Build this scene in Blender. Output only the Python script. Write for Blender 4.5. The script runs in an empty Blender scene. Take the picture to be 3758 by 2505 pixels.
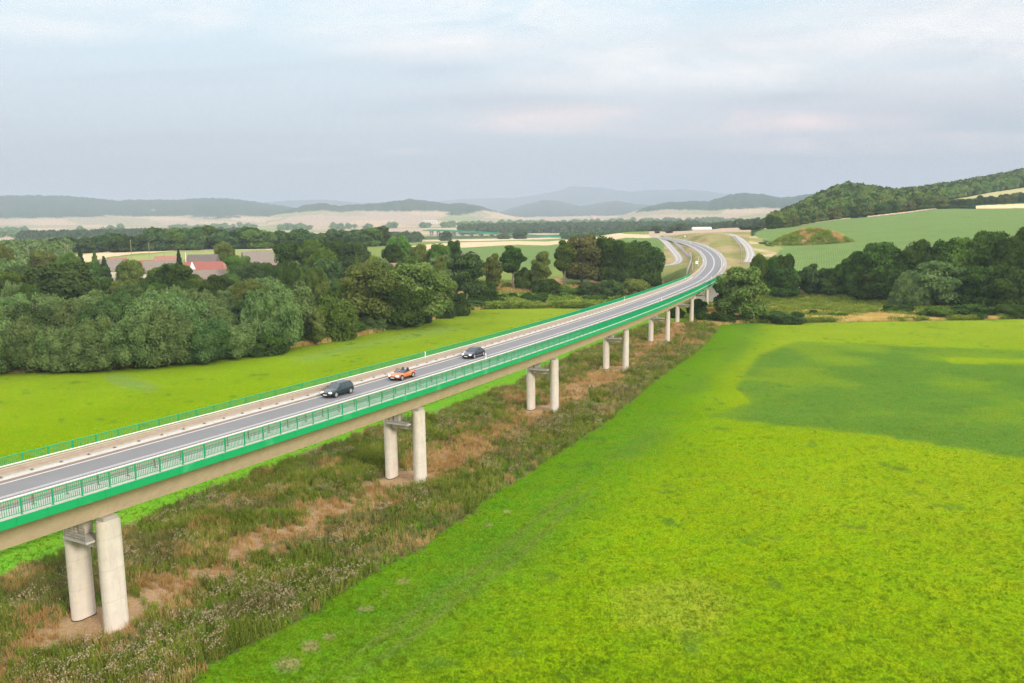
import bpy, bmesh, math, random
import numpy as np
from mathutils import Vector, Matrix
random.seed(7)
RNG = np.random.default_rng(11)
SC = bpy.context.scene
COL = SC.collection

# ------------------------------------------------------------------ camera
# reference frame of the survey: pixels of the 3758 x 2505 photograph
PW, PH, PF = 3758.0, 2505.0, 3090.8
CAMZ, PITCH, ROLL = 31.36, 0.14417, -0.01427
_F = np.array([0, math.cos(PITCH), -math.sin(PITCH)])
_R = np.array([1.0, 0, 0]); _U = np.cross(_R, _F)
CR = _R*math.cos(ROLL) + _U*math.sin(ROLL)
CU = -_R*math.sin(ROLL) + _U*math.cos(ROLL)
cam_d = bpy.data.cameras.new('camera')
cam = bpy.data.objects.new('camera', cam_d); COL.objects.link(cam)
cam_d.sensor_width = 36; cam_d.lens = 36*PF/PW
cam_d.clip_start = 0.5; cam_d.clip_end = 60000
cam.matrix_world = Matrix(((CR[0], CU[0], -_F[0], 0), (CR[1], CU[1], -_F[1], 0), (CR[2], CU[2], -_F[2], CAMZ), (0, 0, 0, 1)))
SC.camera = cam

# ------------------------------------------------------------------ sky, sun, exposure
SUN_EL, SUN_AZ = math.radians(24), math.radians(140)       # azimuth clockwise from +Y: behind the camera on the right
SC.view_settings.view_transform = 'Standard'; SC.view_settings.look = 'None'
SC.view_settings.gamma = 1.0; SC.view_settings.exposure = 0.68
SC.cycles.use_denoising = True; SC.cycles.denoiser = 'OPENIMAGEDENOISE'; SC.cycles.denoising_input_passes = 'RGB_ALBEDO_NORMAL'; SC.cycles.denoising_prefilter = 'FAST'
SC.cycles.max_bounces = 6; SC.cycles.diffuse_bounces = 3; SC.cycles.volume_bounces = 1; SC.cycles.transparent_max_bounces = 6
F_, CR_, CU_ = _F, CR, CU
W = bpy.data.worlds.new('World'); SC.world = W; W.use_nodes = True
nt = W.node_tree; nt.nodes.clear()
def nn(t, kind, **kw):
    n = t.nodes.new(kind)
    for k, v in kw.items():
        if k == 'ins':
            for kk, vv in v.items(): n.inputs[kk].default_value = vv
        else: setattr(n, k, v)
    return n
def mth(t, op, a, b=None, c=None, clamp=False):
    n = t.nodes.new('ShaderNodeMath'); n.operation = op; n.use_clamp = clamp
    for i, v in enumerate((a, b, c)):
        if v is None: continue
        if isinstance(v, (int, float)): n.inputs[i].default_value = v
        else: t.links.new(v, n.inputs[i])
    return n.outputs[0]
def mixc(t, fac, a, b, mode='MIX'):
    n = t.nodes.new('ShaderNodeMix'); n.data_type = 'RGBA'; n.blend_type = mode
    for s, v in ((0, fac), (6, a), (7, b)):
        if isinstance(v, (int, float)): n.inputs[s].default_value = v
        elif isinstance(v, tuple): n.inputs[s].default_value = v if len(v) == 4 else v+(1,)
        else: t.links.new(v, n.inputs[s])
    return n.outputs[2]
def ramp(t, fac, stops):
    n = t.nodes.new('ShaderNodeValToRGB'); e = n.color_ramp.elements
    while len(e) < len(stops): e.new(0.5)
    for i, (p, c) in enumerate(stops):
        e[i].position = p; e[i].color = (c if len(c) == 4 else c+(1,)) if isinstance(c, tuple) else (c, c, c, 1)
    t.links.new(fac, n.inputs[0]); return n.outputs[0]
def noise(t, vec, scale, detail=3, rough=.55, dim='3D'):
    n = t.nodes.new('ShaderNodeTexNoise'); n.noise_dimensions = dim
    n.inputs['Scale'].default_value = scale; n.inputs['Detail'].default_value = detail; n.inputs['Roughness'].default_value = rough
    if vec is not None: t.links.new(vec, n.inputs['Vector'])
    return n.outputs['Fac']
def mapping(t, vec, scale=(1, 1, 1), rot=(0, 0, 0), loc=(0, 0, 0)):
    n = t.nodes.new('ShaderNodeMapping'); n.inputs['Scale'].default_value = scale; n.inputs['Rotation'].default_value = rot; n.inputs['Location'].default_value = loc
    t.links.new(vec, n.inputs['Vector']); return n.outputs[0]

sky = nn(nt, 'ShaderNodeTexSky', sky_type='NISHITA', sun_disc=False, sun_elevation=SUN_EL, sun_rotation=SUN_AZ, air_density=1.0, dust_density=1.5, ozone_density=1.2)
tc = nn(nt, 'ShaderNodeTexCoord')
sep = nn(nt, 'ShaderNodeSeparateXYZ'); nt.links.new(tc.outputs['Generated'], sep.inputs[0])
el = sep.outputs[2]
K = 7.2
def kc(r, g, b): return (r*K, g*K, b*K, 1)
grad = ramp(nt, mth(nt, 'MULTIPLY', el, 1.6, clamp=True), [(0.0, kc(.36, .40, .475)), (.10, kc(.415, .455, .525)), (.18, kc(.535, .59, .64)), (.26, kc(.61, .70, .755)), (.365, kc(.62, .77, .84)), (.44, kc(.64, .80, .88)), (.62, kc(2.15, 2.15, 2.2)), (1.0, kc(2.7, 2.68, 2.7))])  # top stops, overhead and out of view, brightened to add light on the scene
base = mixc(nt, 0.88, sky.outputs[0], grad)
# cloud sheets: the view direction spread onto a flat layer
den = mth(nt, 'ADD', mth(nt, 'MAXIMUM', el, 0.0), 0.12)
cv = nn(nt, 'ShaderNodeCombineXYZ')
nt.links.new(mth(nt, 'DIVIDE', sep.outputs[0], den), cv.inputs[0]); nt.links.new(mth(nt, 'DIVIDE', sep.outputs[1], den), cv.inputs[1])
cvm = mapping(nt, cv.outputs[0], scale=(.62, 1.7, 1), rot=(0, 0, .12), loc=(3.1, .75, 0))
warp = nn(nt, 'ShaderNodeTexNoise', ins={'Scale': 1.1, 'Detail': 3.0}); nt.links.new(cvm, warp.inputs['Vector'])
cvw = nn(nt, 'ShaderNodeVectorMath', operation='MULTIPLY_ADD'); nt.links.new(warp.outputs['Color'], cvw.inputs[0]); cvw.inputs[1].default_value = (.55, .35, 0); nt.links.new(cvm, cvw.inputs[2])
c1 = noise(nt, cvw.outputs[0], 1.0, 7, .56)
side = mth(nt, 'MULTIPLY', mth(nt, 'ADD', sep.outputs[0], 0.18), .26)                 # more cloud toward +X
up = mth(nt, 'MULTIPLY', mth(nt, 'SUBTRACT', el, 0.14), .30)
cl = mth(nt, 'ADD', mth(nt, 'ADD', c1, side), up)
cm = ramp(nt, cl, [(.52, 0.0), (.62, .30), (.74, .6)])
cm = mth(nt, 'MULTIPLY', cm, ramp(nt, el, [(.03, 0.0), (.10, 1.0)]))
cloudcol = ramp(nt, el, [(.05, kc(.53, .50, .54)), (.15, kc(.71, .66, .67)), (.26, kc(.84, .84, .85))])
base = mixc(nt, mth(nt, 'MULTIPLY', cm, .85), base, cloudcol)
c2 = noise(nt, mapping(nt, cv.outputs[0], scale=(.35, 2.2, 1), rot=(0, 0, .05), loc=(1.7, 4.2, 0)), 1.0, 5, .5)
gm = mth(nt, 'MULTIPLY', ramp(nt, c2, [(.56, 0.0), (.70, .75)]), ramp(nt, el, [(.05, 0.0), (.09, 1.0), (.20, .7), (.26, 0.0)]))
base = mixc(nt, mth(nt, 'MULTIPLY', gm, .5), base, kc(.39, .44, .51))
# the larger clouds, each where it stands in the sky (bearing and height over the valley), torn by noise
sv = nn(nt, 'ShaderNodeCombineXYZ'); yy = mth(nt, 'MAXIMUM', sep.outputs[1], .05)
nt.links.new(mth(nt, 'DIVIDE', sep.outputs[0], yy), sv.inputs[0]); nt.links.new(mth(nt, 'DIVIDE', sep.outputs[2], yy), sv.inputs[1])
tnw = nn(nt, 'ShaderNodeTexNoise', ins={'Scale': 5.0, 'Detail': 2.0}); nt.links.new(mapping(nt, sv.outputs[0], scale=(1, 2.5, 1)), tnw.inputs['Vector'])
tv_ = nn(nt, 'ShaderNodeVectorMath', operation='MULTIPLY_ADD'); nt.links.new(tnw.outputs['Color'], tv_.inputs[0]); tv_.inputs[1].default_value = (1.3, .9, 0); nt.links.new(mapping(nt, sv.outputs[0], scale=(4.5, 17, 1), rot=(0, 0, -.10)), tv_.inputs[2])
tn = noise(nt, tv_.outputs[0], 1.5, 9, .60)
def cloud_bank(blobs, lo, hi):
    acc = None
    for (X, Y, sx, sy, k) in blobs:
        d = ((X-PW/2)/PF)*CR_ - ((Y-PH/2)/PF)*CU_ + F_; a, e = d[0]/d[1], d[2]/d[1]
        v = mapping(nt, sv.outputs[0], scale=(PF/sx, PF/sy, 0), loc=(-a*PF/sx, -e*PF/sy, 0)); ln = nn(nt, 'ShaderNodeVectorMath', operation='LENGTH'); nt.links.new(v, ln.inputs[0])
        f = mth(nt, 'MULTIPLY', mth(nt, 'SUBTRACT', 1.0, ln.outputs['Value'], clamp=True), k); acc = f if acc is None else mth(nt, 'MAXIMUM', acc, f)
    soft_ = ramp(nt, acc, [(0.0, 0.0), (.35, .55), (.8, 1.0)]); torn = ramp(nt, tn, [(lo, 0.0), (hi, 1.0)])
    return mth(nt, 'MULTIPLY', soft_, mth(nt, 'ADD', mth(nt, 'MULTIPLY', torn, .85), .15), clamp=True)
wb_ = cloud_bank([(1750, 60, 900, 190, 1.2), (1900, 90, 650, 90, .8), (2500, 240, 800, 130, 1.2), (2800, 235, 420, 70, .9), (2900, 95, 200, 60, .8), (3450, 110, 900, 250, 1.0), (3650, 210, 560, 110, .9), (330, 60, 720, 110, 1.0), (600, 20, 500, 60, .7), (1500, 130, 300, 60, .6), (3100, 150, 700, 160, .5)], .36, .66)
base = mixc(nt, mth(nt, "MULTIPLY", wb_, .85), base, kc(.93, .905, .885))
pk_ = cloud_bank([(2130, 430, 620, 70, 1.2), (2750, 455, 800, 60, 1.1), (3300, 525, 800, 50, .9), (1150, 585, 200, 18, .35), (1500, 555, 170, 20, .35), (2300, 400, 260, 24, .7)], .36, .66)
base = mixc(nt, mth(nt, 'MULTIPLY', pk_, .85), base, kc(1.02, .80, .74))
gy_ = cloud_bank([(1630, 265, 230, 40, .8), (1750, 385, 700, 48, 1.2), (2900, 355, 320, 30, .8), (3500, 430, 520, 60, .7), (2500, 390, 220, 22, .6)], .36, .66)
base = mixc(nt, mth(nt, 'MULTIPLY', gy_, .45), base, kc(.36, .42, .50))
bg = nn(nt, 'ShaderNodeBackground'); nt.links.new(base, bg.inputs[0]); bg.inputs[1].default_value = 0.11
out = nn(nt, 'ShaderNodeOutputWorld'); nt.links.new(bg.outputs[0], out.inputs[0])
sun_d = bpy.data.lights.new('sun', 'SUN'); sun_d.energy = 2.4; sun_d.angle = math.radians(11); sun_d.color = (1.0, .90, .78)
sun = bpy.data.objects.new('sun', sun_d); COL.objects.link(sun)
sdir = Vector((math.sin(SUN_AZ)*math.cos(SUN_EL), math.cos(SUN_AZ)*math.cos(SUN_EL), math.sin(SUN_EL)))
sun.rotation_euler = sdir.to_track_quat('Z', 'Y').to_euler()

# ------------------------------------------------------------------ survey helpers
def ray(X, Y):
    X = np.asarray(X, float); Y = np.asarray(Y, float)
    d = ((X-PW/2)/PF)[..., None]*CR - ((Y-PH/2)/PF)[..., None]*CU + _F
    return d/np.hypot(d[..., 0], d[..., 1])[..., None]
def at(X, Y, d):
    """the point d metres away (along the ground) in the direction surveyed at (X, Y)"""
    r = ray(X, Y); return np.array([r[..., 0]*d, r[..., 1]*d, CAMZ + r[..., 2]*d]).T if np.ndim(X) else np.array([r[0]*d, r[1]*d, CAMZ+r[2]*d])
HZ = 803.8
def yh(X): return HZ - (np.asarray(X, float)-PW/2)*0.01427
def az_of(X): r = ray(X, yh(X)); return np.arctan2(r[..., 0], r[..., 1])
_XT = np.linspace(-2500, 6200, 400); _AT = az_of(_XT)
def X_of(az): return np.interp(az, _AT, _XT)
def smooth(a, b, x): t = np.clip((x-a)/(b-a), 0, 1); return t*t*(3-2*t)
def vnoise(x, y, seed=0):
    xi = np.floor(x).astype(np.int64); yi = np.floor(y).astype(np.int64); xf = x-xi; yf = y-yi
    def h(a, b):
        n = (a*374761393 + b*668265263 + seed*974634777) & 0x7fffffff
        n = ((n ^ (n >> 13))*1274126177) & 0x7fffffff
        return ((n ^ (n >> 16)) & 0xffff)/65535.0
    u = xf*xf*(3-2*xf); v = yf*yf*(3-2*yf)
    return (h(xi, yi)*(1-u)+h(xi+1, yi)*u)*(1-v) + (h(xi, yi+1)*(1-u)+h(xi+1, yi+1)*u)*v
def fbm(x, y, seed=0, o=4):
    s = 0; a = .5; t = 0
    for k in range(o): s = s + a*vnoise(x*2**k, y*2**k, seed+k); t += a; a *= .5
    return s/t

# ------------------------------------------------------------------ terrain height: near relief by bearing and distance, far ridges
LEFT = [(0,0),(230,0),(330,4),(450,5),(560,7),(680,11),(760,10.5),(1000,3),(1300,0),(1700,0)]
RELIEF = [
 (-2500, LEFT), (1400, LEFT),
 (1700, [(0,0),(318,0),(335,4.5),(450,5),(700,7.5),(900,6),(1100,3),(1400,0)]),
 (2000, [(0,0),(325,0),(340,5),(450,5.5),(700,8),(900,6.5),(1100,3),(1400,0)]),
 (2300, [(0,0),(345,0),(362,6),(400,7.5),(450,10),(520,14),(600,17.2),(700,18),(850,17.6),(1100,8),(1400,0)]),
 (2400, [(0,0),(362,0),(380,6),(395,8.7),(455,12.5),(500,15.5),(560,17.6),(650,18),(850,18),(1150,8),(1500,0)]),
 (2450, [(0,0),(350,0),(372,7),(395,10),(405,10.8),(455,14),(500,16.3),(560,17.6),(800,18.2),(1100,10),(1500,0)]),
 (2500, [(0,0),(335,0),(355,7.5),(390,10.5),(430,13),(480,15.8),(500,16.8),(540,19.2),(620,19),(800,18.5),(1150,8),(1500,0)]),
 (2550, [(0,0),(322,0),(338,8),(380,11),(420,13.5),(447,15.8),(470,17.5),(515,20.6),(620,19.6),(800,19),(1150,8),(1600,0)]),
 (2600, [(0,0),(316,0),(330,8.8),(350,10.5),(402,13.7),(425,15.5),(500,21.3),(620,20),(800,19.5),(1150,9),(1600,0)]),
 (2650, [(0,0),(314,0),(330,8),(365,11),(400,13),(450,17),(500,20.4),(560,20.4),(700,19.5),(850,19.8),(1200,10),(1600,0)]),
 (2700, [(0,0),(314,0),(335,7),(365,10.5),(420,14.5),(500,18.6),(545,20),(700,20),(850,20),(1200,12),(1600,0)]),
 (2800, [(0,0),(316,0),(340,8),(392,12.5),(455,16),(540,19.5),(700,20.5),(850,21),(1200,14),(1700,0)]),
 (2900, [(0,0),(318,0),(345,9.5),(385,11.3),(450,15.2),(540,19),(700,21),(760,22),(900,27),(1100,24),(1500,8),(1900,0)]),
 (3000, [(0,0),(318,0),(345,9.5),(385,11.3),(450,15.4),(540,19.7),(700,23.5),(760,25),(900,37),(1050,46),(1250,38),(1800,5),(2000,0)]),
 (3100, [(0,0),(318,0),(345,9.5),(385,11.3),(450,15.5),(540,20.2),(700,25.5),(780,28),(900,42),(1100,60),(1350,48),(1900,20),(2300,0)]),
 (3200, [(0,0),(318,0),(345,9.5),(385,11.3),(450,15.5),(540,20.5),(700,27),(800,29.5),(950,42),(1150,57),(1350,50),(1900,40),(2600,0)]),
 (3290, [(0,0),(318,0),(345,9.5),(385,11.3),(450,15.5),(540,20.5),(700,27),(800,31),(950,41),(1150,50),(1350,52),(1900,45),(2600,10)]),
 (3420, [(0,0),(318,0),(345,9.5),(385,11.3),(450,15.5),(540,20.5),(700,27.5),(850,35),(1000,44),(1150,54),(1300,62),(1900,60),(2600,20)]),
 (3600, [(0,0),(318,0),(345,9.5),(385,11.3),(450,15.5),(540,20.5),(700,27.5),(850,33.5),(1000,42),(1200,59),(1350,72),(1500,80),(1900,90),(2600,60)]),
 (3758, [(0,0),(318,0),(345,9.5),(385,11.3),(450,15.5),(540,20.5),(700,27.5),(850,33),(1000,42),(1200,62),(1350,78),(1500,92),(1900,110),(2600,90)]),
 (6200, [(0,0),(318,0),(345,9.5),(385,11.3),(450,15.5),(540,20.5),(700,27.5),(850,34),(1000,44),(1200,66),(1350,84),(1500,100),(1900,130),(2600,110)]),
]
def kx(X): return np.sqrt(1+((np.asarray(X, float)-PW/2)/PF)**2)
RELIEF = [(X, [(d, CAMZ-(CAMZ-z)/kx(min(X, 3900)) if (X > 2640 and d >= 340 and z > 1) else z) for d, z in pr]) for X, pr in RELIEF]
_DG = np.concatenate([np.arange(0, 700, 5.0), np.arange(700, 2700, 20.0)])
_XG = np.array([r[0] for r in RELIEF], float)
_ZG = np.array([np.interp(_DG, [p[0] for p in r[1]], [p[1] for p in r[1]]) for r in RELIEF])
# rounded profiles
_k = np.array([1, 2, 3, 2, 1.])/9
_ZG = np.array([np.convolve(np.pad(z, 2, 'edge'), _k, 'valid') for z in _ZG])
RIDGES = [   # crest line (bearing, elevation), crest distance, foot distance, back distance, power, forest?
 ([(-900,735),(-400,722),(0,722),(150,718),(230,721),(420,735),(450,739),(480,735),(650,735),(760,728),(850,733),(940,742),(1100,768),(1200,784),(1350,806),(1500,822)], 6800, 4300, 9000, 1.5),
 ([(700,800),(950,747),(1050,739),(1200,735),(1300,743),(1420,747),(1600,765),(1800,800)], 13000, 10500, 16000, 1.0),
 ([(980,800),(1050,776),(1110,759),(1180,748),(1250,760),(1280,755),(1400,748),(1500,734),(1560,738),(1640,751),(1690,746),(1760,758),(1850,786),(1950,806),(2050,815)], 5200, 3700, 6800, 1.4),
 ([(1400,790),(1500,755),(1600,741),(1700,730),(1880,728),(1950,719),(2050,702),(2095,685),(2120,688),(2170,690),(2300,706),(2380,701),(2480,697),(2560,700),(2650,713),(2760,740),(2900,770)], 14500, 11500, 18000, 1.0),
 ([(1800,790),(1880,763),(1960,743),(2000,734),(2060,740),(2130,757),(2260,738),(2330,750),(2420,757),(2560,775),(2700,790)], 9000, 6200, 11000, 1.1),
 ([(2250,800),(2350,768),(2440,745),(2520,741),(2600,741),(2680,716),(2720,711),(2800,715),(2860,728),(2890,726),(2955,716),(3100,705),(3400,705),(4200,710)], 5200, 3300, 7000, 1.25),
]
def floor_z(d): return 31*smooth(1700, 5600, d) + 6*smooth(5600, 9000, d)
def height(az, d):
    az = np.asarray(az, float); d = np.asarray(d, float)
    az, d = np.broadcast_arrays(az, d)
    X = X_of(az)
    xi = np.clip(np.searchsorted(_XG, X)-1, 0, len(_XG)-2); xf = np.clip((X-_XG[xi])/(_XG[xi+1]-_XG[xi]), 0, 1)
    dc = np.clip(d, 0, 2690); di = np.clip(np.searchsorted(_DG, dc)-1, 0, len(_DG)-2); df = (dc-_DG[di])/(_DG[di+1]-_DG[di])
    z = (_ZG[xi, di]*(1-df)+_ZG[xi, di+1]*df)*(1-xf) + (_ZG[xi+1, di]*(1-df)+_ZG[xi+1, di+1]*df)*xf
    z = np.where(d > 1700, np.maximum(z*(1-smooth(2600, 4200, d)), floor_z(d)), z)
    x = d*np.sin(az); y = d*np.cos(az)
    for crest, dc, df0, db, pw in RIDGES:
        cx = np.array([c[0] for c in crest], float); cy = np.array([c[1] for c in crest], float)
        e = (yh(cx)-cy)/PF/kx(np.clip(cx, -400, 4000))                                     # elevation tangent
        wob = 1 + .05*(fbm(X/420, X*0+dc/1000, 5, 2)-.5)
        zc = np.interp(X, cx, e, left=-.01, right=-.01)*dc*wob + CAMZ
        dd = d*(1+.10*(fbm(x/900, y/900, 9, 3)-.5))
        t = np.where(dd < dc, np.clip((dd-df0)/(dc-df0), 0, 1)**pw, np.clip((db-dd)/(db-dc), 0, 1))
        z = np.maximum(z, floor_z(d) + (zc-floor_z(d))*t)
    # the overgrown mound in the bean field
    c = at(2975, 868, 466); r = np.hypot((x-c[0])/21.0, (y-c[1])/12.0)
    z = z + 6.8*np.clip(1.25*(1-r), 0, 1)**.8*smooth(1.0, .75, r)
    return z
def height_xy(x, y): return height(np.arctan2(x, y), np.hypot(x, y))
_dm = np.concatenate([np.arange(20, 700, 1.0), np.arange(700, 3000, 5.0), np.arange(3000, 16000, 40.0)])
def ground(X, Y, dmin=20):
    """distance and point where the direction (X, Y) meets the terrain"""
    r = ray(X, Y); dm = _dm[_dm >= dmin]; z = CAMZ + r[2]*dm; h = height(math.atan2(r[0], r[1]), dm)
    k = np.nonzero(z <= h)[0]
    d = dm[k[0]] if len(k) else dm[-1]
    return d, np.array([r[0]*d, r[1]*d, CAMZ+r[2]*d])

# ------------------------------------------------------------------ road axis
_px = [2.213177e-07, -4.738268e-04, 0.500564452, -33.173471]; _py = [-2.350599e-07, 2.577420e-04, 0.86646008, 63.364630]
_pz = [-4.5834954e-05, 1.3704457e-04, 8.948909]
ZD = 3.384                                                       # road surface above the column tops
ss = np.arange(-120, 258.1, 3.0)
axis = [np.array([np.polyval(_px, s), np.polyval(_py, s), np.polyval(_pz, s)+ZD]) for s in ss]
S_END = ss[-1]
FARAX = [(2609.7,992.7,333),(2618.6,974.8,350),(2619.9,959.5,365),(2614.8,942.9,383),(2602,927.6,402),(2582.9,913.6,424),(2557.4,900.8,448),(2525.5,890,476),(2500,885,499),(2478.6,880,520),(2440,873.5,560),(2400,869,600)]
fp = [at(*p) for p in FARAX]
ctrl = [axis[-9], axis[-5], axis[-1]] + fp
cs = np.array(ctrl); tl = np.concatenate([[0], np.cumsum(np.linalg.norm(np.diff(cs[:, :2], axis=0), axis=1))])
def catmull(P, T, t):
    i = int(np.clip(np.searchsorted(T, t)-1, 0, len(T)-2)); 
    p0 = P[max(i-1, 0)]; p1 = P[i]; p2 = P[i+1]; p3 = P[min(i+2, len(P)-1)]
    u = (t-T[i])/(T[i+1]-T[i]); h = T[i+1]-T[i]
    m1 = (p2-p0)/(T[i+1]-T[max(i-1, 0)])*h; m2 = (p3-p1)/(T[min(i+2, len(P)-1)]-T[i])*h
    return (2*u**3-3*u**2+1)*p1+(u**3-2*u**2+u)*m1+(-2*u**3+3*u**2)*p2+(u**3-u**2)*m2
for t in np.arange(tl[2]+3, tl[-1], 3.0): axis.append(catmull(cs, tl, t))
AX = np.array(axis)
# smooth the part beyond the bridge
for _ in range(12):
    k0 = len(ss)-3; A = AX.copy(); A[k0:-1] = (AX[k0-1:-2]+2*AX[k0:-1]+AX[k0+1:])/4; AX = A
SL = np.concatenate([[0], np.cumsum(np.linalg.norm(np.diff(AX[:, :2], axis=0), axis=1))]) + ss[0]*1.0
SL *= 1.0
_TG = np.gradient(AX[:, :2], axis=0); _TG /= np.linalg.norm(_TG, axis=1)[:, None]
_SP = np.concatenate([ss, S_END+3*np.arange(1, len(AX)-len(ss)+1)])     # station of every axis point
def axp(s, u=0.0, dz=0.0):
    """point at station s, u metres right of the axis, dz above the road surface"""
    c = np.array([np.interp(s, _SP, AX[:, k]) for k in range(3)]); t = np.array([np.interp(s, _SP, _TG[:, k]) for k in range(2)]); t /= np.linalg.norm(t)
    return np.array([c[0]+u*t[1], c[1]-u*t[0], c[2]+dz])
def axt(s):
    t = np.array([np.interp(s, _SP, _TG[:, k]) for k in range(2)]); return t/np.linalg.norm(t)
S_AB = 262.0                                                      # abutment
S_FAR = _SP[-1]
TRACK_L = [(2402,977,392),(2453,972,397),(2478,967,402),(2492,954,412),(2484,934,432),(2466,913,460),(2443,888,505),(2420,872,575),(2400,866,640)]
TRACK_R = [(2745,962,372),(2754,939,392),(2749,913,425),(2734,893,458),(2708,872,500),(2675,858,550),(2600,853,610)]
def poly3(pts, step=3.0):
    P = np.array([at(*p) for p in pts]); T = np.concatenate([[0], np.cumsum(np.linalg.norm(np.diff(P[:, :2], axis=0), axis=1))])
    return np.array([catmull(P, T, t) for t in np.arange(0, T[-1], step)])
TL3, TR3 = poly3(TRACK_L), poly3(TRACK_R)

def build_height(x, y):
    """terrain with the road and the tracks cut in"""
    z = height_xy(x, y)
    sh = z.shape; xf = x.ravel(); yf = y.ravel(); zf = z.ravel().copy(); d = np.hypot(xf, yf)
    m = (d > 318) & (d < 680) & (xf > 0)
    idx = np.nonzero(m)[0]
    for path, hw, fall, off in ((AX[_SP > 266], 5.6, 5.5, .16), (TL3, 2.4, 5, .10), (TR3, 2.4, 5, .10)):
        P = path[:, :2]; best = np.full(len(idx), 1e9); bz = np.zeros(len(idx))
        for k in range(len(P)):
            q = np.hypot(xf[idx]-P[k, 0], yf[idx]-P[k, 1]); b = q < best; best[b] = q[b]; bz[b] = path[k, 2]
        w = 1-smooth(hw, hw+fall, best)
        zf[idx] = zf[idx]*(1-w) + (bz-off)*w
    return zf.reshape(sh)

# ------------------------------------------------------------------ materials
MATS = {}
def new_mat(name):
    m = bpy.data.materials.new(name); m.use_nodes = True; t = m.node_tree
    b = t.nodes['Principled BSDF']; MATS[name] = m
    return m, t, b
def simple(name, col, rough=.7, metal=0.0, var=.12, scale=3.0, spec=.4, dirt=None, bump=0.0, coords='Object'):
    m, t, b = new_mat(name); tcx = nn(t, 'ShaderNodeTexCoord'); v = tcx.outputs[coords]
    n1 = noise(t, v, scale, 5, .6); f = mth(t, 'ADD', mth(t, 'MULTIPLY', n1, var*2), 1-var)
    c = mixc(t, 1.0, col, mixc(t, 0.0, (1, 1, 1), (1, 1, 1)), 'MULTIPLY')
    vm = nn(t, 'ShaderNodeVectorMath', operation='SCALE'); t.links.new(c, vm.inputs[0]); t.links.new(f, vm.inputs['Scale'])
    cc = vm.outputs[0]
    if dirt:
        n2 = noise(t, v, dirt[1], 6, .65); cc = mixc(t, ramp(t, n2, [(dirt[2], 0.0), (dirt[2]+.15, dirt[3])]), cc, dirt[0])
    t.links.new(cc, b.inputs['Base Color']); b.inputs['Roughness'].default_value = rough; b.inputs['Metallic'].default_value = metal
    b.inputs['Specular IOR Level'].default_value = spec
    if bump:
        bn = nn(t, 'ShaderNodeBump', ins={'Strength': .6, 'Distance': bump}); t.links.new(noise(t, v, scale*4, 4), bn.inputs['Height']); t.links.new(bn.outputs[0], b.inputs['Normal'])
    return m

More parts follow.
